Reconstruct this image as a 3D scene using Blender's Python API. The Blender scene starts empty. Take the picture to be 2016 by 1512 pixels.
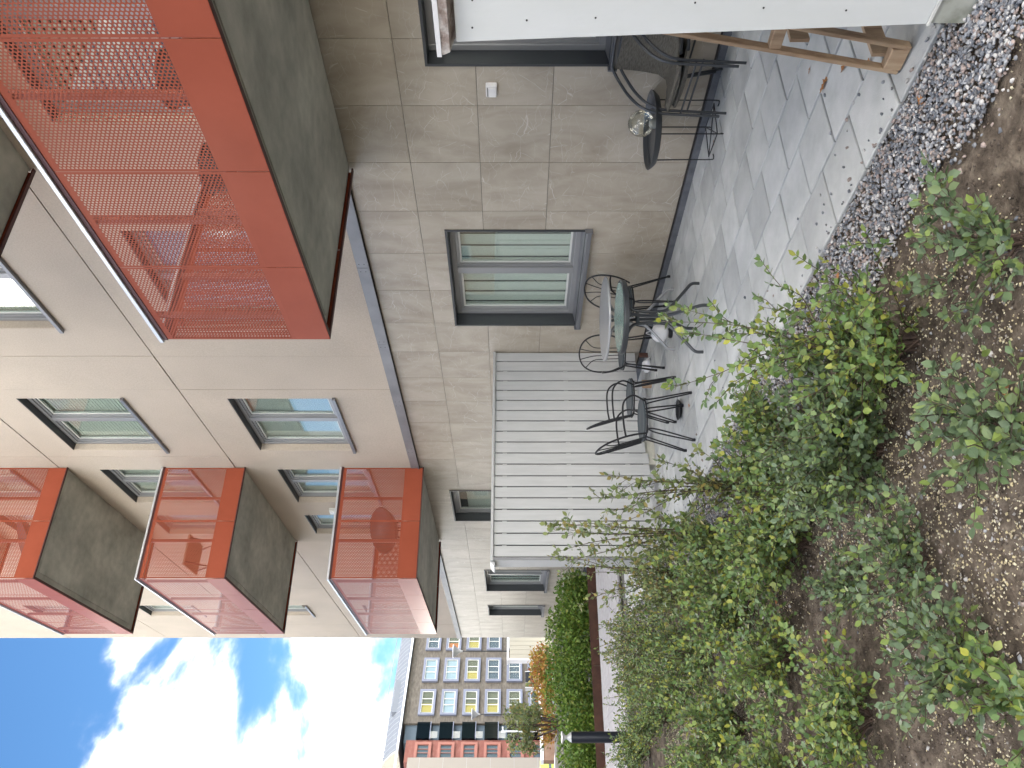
import bpy, math, random
import numpy as np
from mathutils import Vector, Matrix
R = math.radians
scene = bpy.context.scene
COL = scene.collection
random.seed(7); rng = np.random.default_rng(7)

# ------------------------------------------------------------------ camera
AZ = R(30.2)
F = Vector((-math.cos(AZ), math.sin(AZ), 0)); RT = Vector((math.sin(AZ), math.cos(AZ), 0))
cam = bpy.data.cameras.new('camera'); co = bpy.data.objects.new('camera', cam); COL.objects.link(co)
cam.sensor_width = 36; cam.lens = 36 * 1560 / 2016; cam.shift_x = -2 / 2016
cam.clip_start = .05; cam.clip_end = 2000
co.matrix_world = Matrix(((0, RT.x, -F.x, 0), (0, RT.y, -F.y, 0), (-1, 0, 0, 1.65), (0, 0, 0, 1)))
scene.camera = co

# ------------------------------------------------------------------ sky and sun
SUN_EL, SUN_AZ = R(36), R(18)      # azimuth measured from +Y towards +X : the sun stands behind the building
world = bpy.data.worlds.new('World'); scene.world = world; world.use_nodes = True
nt = world.node_tree; nt.nodes.clear()
def N(nt, t, **k):
    n = nt.nodes.new(t)
    for a, b in k.items():
        if hasattr(n, a): setattr(n, a, b)
        else: n.inputs[a.replace('_', ' ')].default_value = b
    return n
def L(nt, a, b): nt.links.new(a, b)
sky = N(nt, 'ShaderNodeTexSky', sky_type='NISHITA', sun_disc=False, sun_elevation=SUN_EL, sun_rotation=SUN_AZ, altitude=50, air_density=1.0, dust_density=.2, ozone_density=3.0)
bg = N(nt, 'ShaderNodeBackground'); bg.inputs['Strength'].default_value = .05
sm_ = N(nt, 'ShaderNodeMixRGB', blend_type='MULTIPLY'); sm_.inputs[0].default_value = 1; sm_.inputs[2].default_value = (.74, 1.04, 1.2, 1); L(nt, sky.outputs[0], sm_.inputs[1]); L(nt, sm_.outputs[0], bg.inputs[0])
bc = N(nt, 'ShaderNodeBackground'); bc.inputs['Color'].default_value = (1, .93, .835, 1); bc.inputs['Strength'].default_value = 5.7
tc = N(nt, 'ShaderNodeTexCoord'); mp = N(nt, 'ShaderNodeMapping'); mp.inputs['Scale'].default_value = (1, 1, 1.7); mp.inputs['Location'].default_value = (5.68183, 5.74620, 4.76657)
L(nt, tc.outputs['Generated'], mp.inputs[0])
n1 = N(nt, 'ShaderNodeTexNoise', noise_dimensions='3D'); n1.inputs['Scale'].default_value = 3.4; n1.inputs['Detail'].default_value = 7; n1.inputs['Roughness'].default_value = .52; n1.inputs['Distortion'].default_value = .25
L(nt, mp.outputs[0], n1.inputs['Vector'])
sp = N(nt, 'ShaderNodeSeparateXYZ'); L(nt, tc.outputs['Generated'], sp.inputs[0])
mr = N(nt, 'ShaderNodeMapRange'); mr.inputs['From Min'].default_value = .1; mr.inputs['From Max'].default_value = .52; mr.inputs['To Min'].default_value = .085; mr.inputs['To Max'].default_value = .005
L(nt, sp.outputs['Z'], mr.inputs['Value'])
ad = N(nt, 'ShaderNodeMath', operation='ADD'); L(nt, n1.outputs[0], ad.inputs[0]); L(nt, mr.outputs[0], ad.inputs[1])
rp = N(nt, 'ShaderNodeMapRange', interpolation_type='SMOOTHSTEP'); rp.inputs['From Min'].default_value = .50; rp.inputs['From Max'].default_value = .69
L(nt, ad.outputs[0], rp.inputs['Value'])
pw = N(nt, 'ShaderNodeMath', operation='POWER'); pw.inputs[1].default_value = 2.6; L(nt, rp.outputs[0], pw.inputs[0])
mx = N(nt, 'ShaderNodeMixShader'); L(nt, pw.outputs[0], mx.inputs[0]); L(nt, bg.outputs[0], mx.inputs[1]); L(nt, bc.outputs[0], mx.inputs[2])
wo = N(nt, 'ShaderNodeOutputWorld'); L(nt, mx.outputs[0], wo.inputs[0])
sl = bpy.data.lights.new('sun', 'SUN'); sl.energy = .7; sl.angle = R(10); sl.color = (1, .94, .86)
so = bpy.data.objects.new('sun', sl); COL.objects.link(so)
sd = Vector((math.sin(SUN_AZ) * math.cos(SUN_EL), math.cos(SUN_AZ) * math.cos(SUN_EL), math.sin(SUN_EL)))
so.rotation_euler = sd.to_track_quat('Z', 'Y').to_euler()
vs = scene.view_settings; vs.view_transform = 'Standard'; vs.look = 'None'; vs.gamma = 1; vs.exposure = 2.15
scene.cycles.max_bounces = 6; scene.cycles.transparent_max_bounces = 24; scene.cycles.use_denoising = True

# ------------------------------------------------------------------ materials
def mat(name, col=(.5, .5, .5), rough=.6, metal=0, spec=.5):
    m = bpy.data.materials.new(name); m.use_nodes = True
    b = m.node_tree.nodes['Principled BSDF']
    b.inputs['Base Color'].default_value = (*col, 1); b.inputs['Roughness'].default_value = rough
    b.inputs['Metallic'].default_value = metal; b.inputs['Specular IOR Level'].default_value = spec
    return m
def noisy(m, cols, scale=5, detail=6, stretch=(1, 1, 1), bump=0, bscale=None, pos=None, rnd=0, distort=0, rough=None, coord='Object'):
    nt = m.node_tree; b = nt.nodes['Principled BSDF']
    tc = N(nt, 'ShaderNodeTexCoord'); mp = N(nt, 'ShaderNodeMapping'); mp.inputs['Scale'].default_value = stretch
    vec = tc.outputs[coord]
    if rnd:
        oi = N(nt, 'ShaderNodeObjectInfo'); ml = N(nt, 'ShaderNodeMath', operation='MULTIPLY'); ml.inputs[1].default_value = rnd
        L(nt, oi.outputs['Random'], ml.inputs[0]); va = N(nt, 'ShaderNodeVectorMath', operation='ADD'); L(nt, vec, va.inputs[0]); L(nt, ml.outputs[0], va.inputs[1]); vec = va.outputs[0]
    L(nt, vec, mp.inputs[0])
    n = N(nt, 'ShaderNodeTexNoise'); n.inputs['Scale'].default_value = scale; n.inputs['Detail'].default_value = detail; n.inputs['Distortion'].default_value = distort; n.inputs['Roughness'].default_value = .6
    L(nt, mp.outputs[0], n.inputs['Vector'])
    r = N(nt, 'ShaderNodeValToRGB'); el = r.color_ramp.elements
    pos = pos or [.3 + .4 * i / (len(cols) - 1) for i in range(len(cols))]
    el[0].position = pos[0]; el[0].color = (*cols[0], 1); el[1].position = pos[-1]; el[1].color = (*cols[-1], 1)
    for p, c in list(zip(pos, cols))[1:-1]:
        e = el.new(p); e.color = (*c, 1)
    L(nt, n.outputs[0], r.inputs[0]); L(nt, r.outputs[0], b.inputs['Base Color'])
    if bump:
        n2 = N(nt, 'ShaderNodeTexNoise'); n2.inputs['Scale'].default_value = bscale or scale * 8; n2.inputs['Detail'].default_value = 4
        L(nt, mp.outputs[0], n2.inputs['Vector']); bp = N(nt, 'ShaderNodeBump'); bp.inputs['Strength'].default_value = bump; bp.inputs['Distance'].default_value = .01
        L(nt, n2.outputs[0], bp.inputs['Height']); L(nt, bp.outputs[0], b.inputs['Normal'])
    if rough:
        mrr = N(nt, 'ShaderNodeMapRange'); mrr.inputs['To Min'].default_value = rough[0]; mrr.inputs['To Max'].default_value = rough[1]
        L(nt, n.outputs[0], mrr.inputs['Value']); L(nt, mrr.outputs[0], b.inputs['Roughness'])
    return m, r
def MN(name, cols, **k):
    rough = k.pop('base_rough', .7); metal = k.pop('metal', 0); spec = k.pop('spec', .4)
    return noisy(mat(name, rough=rough, metal=metal, spec=spec), cols, **k)[0]

def leaf_mat(name, cols, spec=.35, trans=.2):
    m = mat(name, rough=.5, spec=spec); nt = m.node_tree; b = nt.nodes['Principled BSDF']
    g = N(nt, 'ShaderNodeNewGeometry'); r = N(nt, 'ShaderNodeValToRGB'); el = r.color_ramp.elements
    el[0].position = 0; el[0].color = (*cols[0], 1); el[1].position = 1; el[1].color = (*cols[-1], 1)
    for i, c in enumerate(cols[1:-1]):
        e = el.new((i + 1) / (len(cols) - 1)); e.color = (*c, 1)
    oi = N(nt, 'ShaderNodeObjectInfo'); ad = N(nt, 'ShaderNodeMath', operation='ADD'); fr = N(nt, 'ShaderNodeMath', operation='FRACT')
    L(nt, g.outputs['Random Per Island'], ad.inputs[0]); L(nt, oi.outputs['Random'], ad.inputs[1]); L(nt, ad.outputs[0], fr.inputs[0])
    L(nt, fr.outputs[0], r.inputs[0]); L(nt, r.outputs[0], b.inputs['Base Color'])
    tr = N(nt, 'ShaderNodeBsdfTranslucent'); L(nt, r.outputs[0], tr.inputs[0]); mx = N(nt, 'ShaderNodeMixShader'); mx.inputs[0].default_value = trans
    L(nt, b.outputs[0], mx.inputs[1]); L(nt, tr.outputs[0], mx.inputs[2]); L(nt, mx.outputs[0], nt.nodes['Material Output'].inputs[0])
    return m
def isl_mat(name, cols, rough=.7):
    m = mat(name, rough=rough); nt = m.node_tree; b = nt.nodes['Principled BSDF']
    g = N(nt, 'ShaderNodeNewGeometry'); r = N(nt, 'ShaderNodeValToRGB'); el = r.color_ramp.elements; r.color_ramp.interpolation = 'CONSTANT'
    el[0].position = 0; el[0].color = (*cols[0], 1); el[1].position = (len(cols) - 1) / len(cols); el[1].color = (*cols[-1], 1)
    for i, c in enumerate(cols[1:-1]):
        e = el.new((i + 1) / len(cols)); e.color = (*c, 1)
    L(nt, g.outputs['Random Per Island'], r.inputs[0]); L(nt, r.outputs[0], b.inputs['Base Color'])
    return m
def glass_mat(name, tint, refl=.9, base=.12, rough=0.0, top=1.0):
    m = bpy.data.materials.new(name); m.use_nodes = True; nt = m.node_tree; nt.nodes.clear()
    t = N(nt, 'ShaderNodeBsdfTransparent'); t.inputs[0].default_value = (*tint, 1)
    g = N(nt, 'ShaderNodeBsdfGlossy'); g.inputs['Color'].default_value = (refl, refl, refl, 1); g.inputs['Roughness'].default_value = rough
    lw = N(nt, 'ShaderNodeLayerWeight'); lw.inputs[0].default_value = .25
    mr = N(nt, 'ShaderNodeMapRange'); mr.inputs['To Min'].default_value = base; mr.inputs['To Max'].default_value = top; L(nt, lw.outputs['Fresnel'], mr.inputs['Value'])
    mx = N(nt, 'ShaderNodeMixShader'); L(nt, mr.outputs[0], mx.inputs[0]); L(nt, t.outputs[0], mx.inputs[1]); L(nt, g.outputs[0], mx.inputs[2])
    o = N(nt, 'ShaderNodeOutputMaterial'); L(nt, mx.outputs[0], o.inputs[0]); return m

# marbled stone tile with cloudy streaks and pale hairline veins
def tile_material():
    m, r = noisy(mat('marbled_tile', rough=.42, spec=.4), [(.285, .245, .19), (.345, .303, .243), (.39, .348, .285), (.44, .398, .335)], scale=2.6, detail=10, stretch=(1.4, 1, .6), rnd=40, distort=.7, pos=[.28, .44, .56, .75])
    nt = m.node_tree; b = nt.nodes['Principled BSDF']
    mp = [n for n in nt.nodes if n.type == 'MAPPING'][0]
    def veins(scale, width, mask_scale, lo, seedv, strength):
        nd = N(nt, 'ShaderNodeTexNoise'); nd.inputs['Scale'].default_value = 3.5; nd.inputs['Detail'].default_value = 3
        L(nt, mp.outputs[0], nd.inputs['Vector'])
        sc = N(nt, 'ShaderNodeVectorMath', operation='SCALE'); sc.inputs['Scale'].default_value = .09; L(nt, nd.outputs['Color'], sc.inputs[0])
        va = N(nt, 'ShaderNodeVectorMath', operation='ADD'); L(nt, mp.outputs[0], va.inputs[0]); L(nt, sc.outputs[0], va.inputs[1])
        vb = N(nt, 'ShaderNodeMapping'); vb.inputs['Location'].default_value = (seedv, seedv * .7, 0); vb.inputs['Rotation'].default_value = (0, .7, 0); vb.inputs['Scale'].default_value = (.7, .3, 3.6); L(nt, va.outputs[0], vb.inputs[0])
        v = N(nt, 'ShaderNodeTexVoronoi', feature='DISTANCE_TO_EDGE'); v.inputs['Scale'].default_value = scale; L(nt, vb.outputs[0], v.inputs['Vector'])
        a = N(nt, 'ShaderNodeMapRange'); a.inputs['From Min'].default_value = 0; a.inputs['From Max'].default_value = width; a.inputs['To Min'].default_value = 1; a.inputs['To Max'].default_value = 0; L(nt, v.outputs['Distance'], a.inputs['Value'])
        mk = N(nt, 'ShaderNodeTexNoise'); mk.inputs['Scale'].default_value = mask_scale; mk.inputs['Detail'].default_value = 2; L(nt, vb.outputs[0], mk.inputs['Vector'])
        k = N(nt, 'ShaderNodeMapRange'); k.inputs['From Min'].default_value = lo; k.inputs['From Max'].default_value = lo + .09; k.inputs['To Max'].default_value = strength; L(nt, mk.outputs[0], k.inputs['Value'])
        mu = N(nt, 'ShaderNodeMath', operation='MULTIPLY'); L(nt, a.outputs[0], mu.inputs[0]); L(nt, k.outputs[0], mu.inputs[1]); return mu.outputs[0]
    col = r.outputs[0]
    for args, c in (((2.4, .008, 3.0, .50, 3.1, .8), (.60, .58, .53)), ((5.5, .035, 3.6, .48, 9.3, .42), (.46, .43, .385)), ((3.8, .008, 3.2, .49, 17.3, .75), (.58, .55, .51))):
        f = veins(*args); mx = N(nt, 'ShaderNodeMixRGB'); L(nt, f, mx.inputs[0]); L(nt, col, mx.inputs[1]); mx.inputs[2].default_value = (*c, 1); col = mx.outputs[0]
    # each tile a touch lighter or darker
    oi = N(nt, 'ShaderNodeObjectInfo'); hs = N(nt, 'ShaderNodeHueSaturation'); mr = N(nt, 'ShaderNodeMapRange'); mr.inputs['To Min'].default_value = .965; mr.inputs['To Max'].default_value = 1.035
    L(nt, oi.outputs['Random'], mr.inputs['Value']); L(nt, mr.outputs[0], hs.inputs['Value']); L(nt, col, hs.inputs['Color']); L(nt, hs.outputs[0], b.inputs['Base Color'])
    return m
def coat(m, w, rgh):
    b = m.node_tree.nodes['Principled BSDF']; b.inputs['Coat Weight'].default_value = w; b.inputs['Coat Roughness'].default_value = rgh; b.inputs['Coat IOR'].default_value = 1.18; return m
M = {}
M['tile'] = tile_material()
M['render'] = MN('sand_render', [(.43, .37, .305), (.52, .45, .37)], scale=60, detail=5, bump=.25, bscale=220, base_rough=.9, spec=.2)
def add_blotch(m, scale, amt, stretch=(1, 1, 1)):
    nt = m.node_tree; b = nt.nodes['Principled BSDF']; src = b.inputs['Base Color'].links[0].from_socket
    tc = N(nt, 'ShaderNodeTexCoord'); mp = N(nt, 'ShaderNodeMapping'); mp.inputs['Scale'].default_value = stretch; L(nt, tc.outputs['Object'], mp.inputs[0])
    n = N(nt, 'ShaderNodeTexNoise'); n.inputs['Scale'].default_value = scale; n.inputs['Detail'].default_value = 5; L(nt, mp.outputs[0], n.inputs['Vector'])
    mr = N(nt, 'ShaderNodeMapRange'); mr.inputs['From Min'].default_value = .3; mr.inputs['From Max'].default_value = .7; mr.inputs['To Min'].default_value = 1 - amt; mr.inputs['To Max'].default_value = 1 + amt * .5; L(nt, n.outputs[0], mr.inputs['Value'])
    hs = N(nt, 'ShaderNodeHueSaturation'); L(nt, mr.outputs[0], hs.inputs['Value']); L(nt, src, hs.inputs['Color']); L(nt, hs.outputs[0], b.inputs['Base Color']); return m
add_blotch(M['render'], 1.2, .07)
M['backing'] = mat('joint_backing', (.07, .065, .06), .9)
M['red'] = coat(MN('rust_red_enamel', [(.255, .061, .032), (.295, .073, .040)], scale=3, base_rough=.55, spec=.06), .4, .15)
M['darkred'] = mat('dark_red_edge', (.06, .012, .01), .5)
M['concrete'] = add_blotch(MN('balcony_concrete', [(.40, .40, .345), (.53, .52, .455)], scale=7, detail=7, bump=.2, base_rough=.85), 1.7, .28, (1, 1, 1))
M['alu'] = mat('pale_rail_metal', (.62, .63, .65), .35, .6)
M['post'] = mat('post_metal', (.36, .15, .12), .4, .3)
M['flash'] = add_blotch(MN('zinc_flashing', [(.21, .215, .225), (.28, .285, .295)], scale=2, base_rough=.45, metal=.35, rough=(.38, .6)), 3, .14)
M['plinth'] = MN('plinth_strip', [(.11, .12, .135), (.18, .19, .21)], scale=9, base_rough=.6, metal=.4)
M['anth'] = mat('anthracite_liner', (.045, .049, .055), .42, .3)
M['frame'] = mat('grey_window_frame', (.26, .265, .27), .4, .2)
M['frame_light'] = mat('pale_window_gasket', (.60, .61, .58), .4)
M['sill'] = mat('sill_metal', (.19, .195, .21), .4, .5)
M['pane'] = glass_mat('window_glass', (.93, .965, .945), .8, .04, 0, .4)
M['blind'] = mat('sage_blind', (.70, .735, .67), .7)
M['white_blind'] = mat('white_blind', (.72, .73, .72), .7)
M['room'] = mat('room_wall', (.12, .12, .11), .9)
M['board'] = MN('white_board', [(.40, .408, .41), (.46, .468, .47)], scale=3, stretch=(1, 8, 1), base_rough=.55, rnd=9)
M['oldboard'] = MN('weathered_white_board', [(.40, .40, .34), (.60, .62, .61), (.64, .66, .66)], scale=2.2, stretch=(2, 1, .9), base_rough=.6, detail=9, pos=[.27, .36, .7], bump=.1, bscale=30)
M['cap'] = MN('peeling_cap', [(.13, .08, .06), (.35, .29, .26), (.62, .6, .58)], scale=16, detail=8, base_rough=.8, bump=.5, bscale=60)
M['dark'] = mat('black_gap', (.02, .02, .02), .9)
M['paver'] = add_blotch(MN('concrete_paver', [(.36, .372, .368), (.425, .438, .434), (.48, .492, .488)], scale=5, detail=9, rnd=30, bump=.25, bscale=160, base_rough=.8, spec=.25), 2.2, .10)
def obj_vary(m, lo, hi):
    nt = m.node_tree; b = nt.nodes['Principled BSDF']; src = b.inputs['Base Color'].links[0].from_socket
    oi = N(nt, 'ShaderNodeObjectInfo'); hs = N(nt, 'ShaderNodeHueSaturation'); mr = N(nt, 'ShaderNodeMapRange'); mr.inputs['To Min'].default_value = lo; mr.inputs['To Max'].default_value = hi
    L(nt, oi.outputs['Random'], mr.inputs['Value']); L(nt, mr.outputs[0], hs.inputs['Value']); L(nt, src, hs.inputs['Color']); L(nt, hs.outputs[0], b.inputs['Base Color']); return m
obj_vary(M['paver'], .84, 1.1)
M['sand'] = MN('joint_sand', [(.03, .027, .022), (.07, .065, .055)], scale=40)
M['soil'] = MN('garden_soil', [(.042, .033, .026), (.105, .085, .067), (.20, .168, .132)], scale=14, detail=10, bump=1.0, bscale=90, base_rough=1, spec=.1, coord='Object')
M['gravel'] = isl_mat('granite_pebbles', [(.11, .12, .14), (.19, .20, .22), (.29, .30, .32), (.14, .14, .145), (.38, .375, .37), (.24, .20, .18), (.125, .135, .155), (.23, .245, .27), (.45, .44, .435), (.29, .235, .215)])
M['crumb'] = isl_mat('pale_grit', [(.50, .43, .26), (.36, .31, .21), (.58, .54, .40), (.18, .15, .12), (.28, .26, .24), (.44, .38, .23)])
M['humus'] = isl_mat('soil_crumbs', [(.05, .037, .028), (.09, .068, .052), (.15, .115, .085), (.07, .055, .045)], .95)
M['wood'] = MN('rough_pine', [(.24, .155, .095), (.36, .25, .16), (.44, .33, .22)], scale=5, detail=7, stretch=(6, 6, .8), base_rough=.75, bump=.3, bscale=40)
M['bark'] = MN('twig_bark', [(.035, .022, .018), (.09, .06, .045)], scale=30)
M['black'] = mat('black_steel', (.012, .013, .016), .45, .2)
M['slate'] = mat('slate_seat', (.045, .058, .066), .5)
M['tube'] = mat('grey_steel_tube', (.055, .06, .066), .38, .3)
M['weave'] = MN('woven_sling', [(.055, .05, .04), (.21, .195, .16)], scale=45, stretch=(.6, 5, 5), bump=.9, bscale=90, base_rough=.8)
M['tabletop'] = mat('grey_table_top', (.33, .34, .35), .25, .1)
M['tableglass'] = MN('frosted_green_glass', [(.15, .22, .20), (.20, .28, .25)], scale=60, base_rough=.22, spec=.6)
M['paper'] = mat('white_paper', (.75, .75, .77), .7)
M['plastic'] = mat('white_plastic', (.7, .7, .71), .35)
M['corten'] = MN('corten_steel', [(.045, .022, .016), (.085, .04, .028)], scale=6, base_rough=.9)
M['path'] = add_blotch(MN('pale_path_brick', [(.33, .32, .33), (.42, .41, .42)], scale=8, base_rough=.85), .8, .1)
M['asphalt'] = MN('asphalt', [(.045, .045, .048), (.06, .06, .06)], scale=20, base_rough=.9)
M['earth'] = MN('bare_ground', [(.06, .055, .045), (.10, .09, .07)], scale=2, base_rough=1)
M['lf_blue'] = leaf_mat('blue_green_leaf', [(0.073, 0.112, 0.060), (0.112, 0.163, 0.090), (0.086, 0.138, 0.056), (0.155, 0.206, 0.103), (0.172, 0.232, 0.052), (0.095, 0.146, 0.069), (0.138, 0.189, 0.120)])
M['lf_green'] = leaf_mat('green_leaf', [(0.063, 0.110, 0.029), (0.115, 0.189, 0.047), (0.084, 0.147, 0.063), (0.189, 0.252, 0.052), (0.126, 0.189, 0.084), (0.273, 0.283, 0.047), (0.073, 0.126, 0.052), (0.147, 0.210, 0.105)])
M['lf_olive'] = leaf_mat('olive_leaf', [(0.084, 0.120, 0.037), (0.147, 0.200, 0.063), (0.210, 0.242, 0.084), (0.105, 0.157, 0.063), (0.262, 0.210, 0.063), (0.126, 0.178, 0.084), (0.178, 0.230, 0.126)])
M['lf_hedge'] = leaf_mat('hedge_leaf', [(0.052, 0.105, 0.021), (0.105, 0.200, 0.026), (0.063, 0.126, 0.021), (0.178, 0.273, 0.037), (0.095, 0.157, 0.032), (0.210, 0.230, 0.042)])
M['lf_autumn'] = leaf_mat('autumn_leaf', [(.30, .20, .03), (.34, .12, .03), (.34, .26, .04), (.20, .22, .04), (.26, .08, .04), (.28, .25, .05)])
M['lf_conifer'] = leaf_mat('conifer_leaf', [(.07, .09, .02), (.12, .13, .03), (.05, .07, .02)])
M['lf_dry'] = MN('dry_oak_leaf', [(.18, .07, .025), (.34, .15, .05), (.42, .22, .09)], scale=20, rnd=9)
M['brickgrey'] = MN('grey_brown_brick', [(.055, .047, .038), (.09, .078, .064), (.13, .115, .095)], scale=1.2, detail=9, stretch=(1, 1, 3))
M['brickred'] = MN('salmon_brick', [(.125, .038, .028), (.165, .056, .042), (.21, .095, .075)], scale=.8, detail=8, stretch=(1, 1, 2))
M['surround'] = mat('blue_grey_surround', (.13, .145, .20), .6)
M['surround_red'] = mat('salmon_surround', (.23, .088, .066), .6)
M['siding'] = mat('pale_siding', (.21, .19, .165), .7)
M['roofmetal'] = mat('pale_roof_metal', (.15, .165, .19), .8, .0, .1)
M['cream'] = mat('cream_gable', (.36, .34, .28), .7)
M['farpane'] = glass_mat('far_glass', (.93, .95, .93), .4, .004, 0, .02)
M['yellow'] = mat('yellow_curtain', (.27, .235, .07), .8); M['orange'] = mat('orange_curtain', (.28, .11, .04), .8); M['deep'] = mat('dark_room', (.06, .085, .11), .8)
M['navy'] = mat('navy_bollard', (.012, .016, .026), .35, .3)
M['frost'] = mat('frosted_lens', (.45, .47, .48), .3)
M['skyblue'] = mat('pale_blue_paint', (.36, .50, .66), .2, .2, .6); M['lime'] = mat('lime_paint', (.36, .52, .04), .4); M['whitecar'] = mat('white_car_paint', (.72, .73, .76), .2)
M['carglass'] = mat('car_glass', (.04, .05, .06), .08, 0, .8); M['rubber'] = mat('rubber', (.015, .015, .015), .8); M['redlamp'] = mat('red_lens', (.45, .03, .03), .2)

# ------------------------------------------------------------------ mesh helpers
class MB:
    def __init__(s): s.v = []; s.f = []; s.m = []
    def add(s, vs, fs, mi=0):
        n = len(s.v); s.v += [tuple(p) for p in vs]; s.f += [tuple(i + n for i in f) for f in fs]; s.m += [mi] * len(fs); return s
    def box(s, x0, x1, y0, y1, z0, z1, mi=0):
        return s.add([(x0, y0, z0), (x1, y0, z0), (x1, y1, z0), (x0, y1, z0), (x0, y0, z1), (x1, y0, z1), (x1, y1, z1), (x0, y1, z1)],
                     [(0, 3, 2, 1), (4, 5, 6, 7), (0, 1, 5, 4), (1, 2, 6, 5), (2, 3, 7, 6), (3, 0, 4, 7)], mi)
    def hexa(s, p, mi=0):   # 8 points: bottom 4, top 4
        return s.add(p, [(0, 3, 2, 1), (4, 5, 6, 7), (0, 1, 5, 4), (1, 2, 6, 5), (2, 3, 7, 6), (3, 0, 4, 7)], mi)
    def tube(s, pts, r, n=8, mi=0, closed=False, radii=None):
        P = [Vector(p) for p in pts]; k = len(P)
        T = []
        for i in range(k):
            a = P[(i - 1) % k] if (closed or i > 0) else P[i]; b = P[(i + 1) % k] if (closed or i < k - 1) else P[i]
            T.append((b - a).normalized())
        u = T[0].cross(Vector((.31, .2, .93)) if abs(T[0].z) < .9 else Vector((1, .1, 0))).normalized(); vs_ = []
        for i in range(k):
            u = (u - T[i] * u.dot(T[i])).normalized(); w = T[i].cross(u); rr = radii[i] if radii else r
            vs_ += [P[i] + (u * math.cos(2 * math.pi * j / n) + w * math.sin(2 * math.pi * j / n)) * rr for j in range(n)]
        fs = [(i * n + j, i * n + (j + 1) % n, ((i + 1) % k) * n + (j + 1) % n, ((i + 1) % k) * n + j) for i in range(k if closed else k - 1) for j in range(n)]
        if not closed: fs += [tuple(range(n))[::-1], tuple((k - 1) * n + j for j in range(n))]
        return s.add(vs_, fs, mi)
    def lathe(s, prof, n=24, c=(0, 0, 0), mi=0, cap=True):
        vs_ = [(c[0] + r * math.cos(2 * math.pi * j / n), c[1] + r * math.sin(2 * math.pi * j / n), c[2] + z) for r, z in prof for j in range(n)]
        k = len(prof); fs = [(i * n + j, i * n + (j + 1) % n, (i + 1) * n + (j + 1) % n, (i + 1) * n + j) for i in range(k - 1) for j in range(n)]
        if cap: fs += [tuple(range(n))[::-1], tuple((k - 1) * n + j for j in range(n))]
        return s.add(vs_, fs, mi)
    def prism(s, poly, y0, y1, mi=0):   # polygon in xz extruded in y
        n = len(poly); return s.add([(x, y0, z) for x, z in poly] + [(x, y1, z) for x, z in poly], [tuple(range(n)), tuple(range(2 * n - 1, n - 1, -1))] + [(i, i + n, (i + 1) % n + n, (i + 1) % n) for i in range(n)], mi)
    def mesh(s, name, mats, smooth=False):
        me = bpy.data.meshes.new(name); me.from_pydata(s.v, [], s.f)
        for m in (mats if isinstance(mats, (list, tuple)) else [mats]): me.materials.append(m)
        if max(s.m or [0]): me.polygons.foreach_set('material_index', s.m)
        if smooth:
            me.polygons.foreach_set('use_smooth', [True] * len(me.polygons)); me.set_sharp_from_angle(angle=R(40))
        me.update(); return me
def obj(name, me, parent=None, loc=(0, 0, 0), rz=0, **tags):
    o = bpy.data.objects.new(name, me); COL.objects.link(o); o.location = loc; o.rotation_euler = (0, 0, rz)
    if parent: o.parent = parent
    for k, v in tags.items(): o[k] = v
    return o
def part(name, mb, m, parent=None, smooth=False, **k): return obj(name, mb.mesh(name, m, smooth), parent, **k)
def thing(name, label, cat, loc=(0, 0, 0), rz=0, group=None):
    o = obj(name, None, None, loc, rz, label=label, category=cat)
    if group: o['group'] = group
    return o
def copy_tree(o, parent=None):
    c = o.copy(); COL.objects.link(c); c.parent = parent
    for ch in list(o.children): copy_tree(ch, c)
    return c
def Bev(o, w=.004, seg=2):
    b = o.modifiers.new('bevel', 'BEVEL'); b.width = w; b.segments = seg; b.limit_method = 'ANGLE'; return o
def np_mesh(name, V, Fc, m, smooth=False):
    me = bpy.data.meshes.new(name); nv, nf, k = len(V), len(Fc), Fc.shape[1]
    me.vertices.add(nv); me.vertices.foreach_set('co', V.astype(np.float32).ravel()); me.loops.add(nf * k); me.loops.foreach_set('vertex_index', Fc.astype(np.int32).ravel())
    me.polygons.add(nf); me.polygons.foreach_set('loop_start', np.arange(nf, dtype=np.int32) * k)
    me.materials.append(m)
    if smooth: me.polygons.foreach_set('use_smooth', [True] * nf)
    me.update(); me.validate(); return me
def scatter(BV, BF, pos, scl, rot):     # rot: (n,3,3)
    n = len(pos); V = np.einsum('nij,vj->nvi', rot, BV) * scl[:, None, :] if scl.ndim == 2 and False else np.einsum('nij,nvj->nvi', rot, BV[None] * scl[:, None, :])
    V = V + pos[:, None, :]; Fc = (BF[None] + (np.arange(n) * len(BV))[:, None, None]).reshape(-1, BF.shape[1])
    return V.reshape(-1, 3), Fc
def rotmats(n, tilt=1.0):
    a = rng.uniform(0, 2 * np.pi, n); b = rng.uniform(-1, 1, n) * tilt; c = rng.uniform(-1, 1, n) * tilt
    ca, sa, cb, sb, cc, sc = np.cos(a), np.sin(a), np.cos(b), np.sin(b), np.cos(c), np.sin(c)
    Z = np.zeros((n, 3, 3)); Z[:, 0, 0] = ca; Z[:, 0, 1] = -sa; Z[:, 1, 0] = sa; Z[:, 1, 1] = ca; Z[:, 2, 2] = 1
    X = np.zeros((n, 3, 3)); X[:, 0, 0] = 1; X[:, 1, 1] = cb; X[:, 1, 2] = -sb; X[:, 2, 1] = sb; X[:, 2, 2] = cb
    Y = np.zeros((n, 3, 3)); Y[:, 1, 1] = 1; Y[:, 0, 0] = cc; Y[:, 0, 2] = sc; Y[:, 2, 0] = -sc; Y[:, 2, 2] = cc
    return Z @ X @ Y

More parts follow.
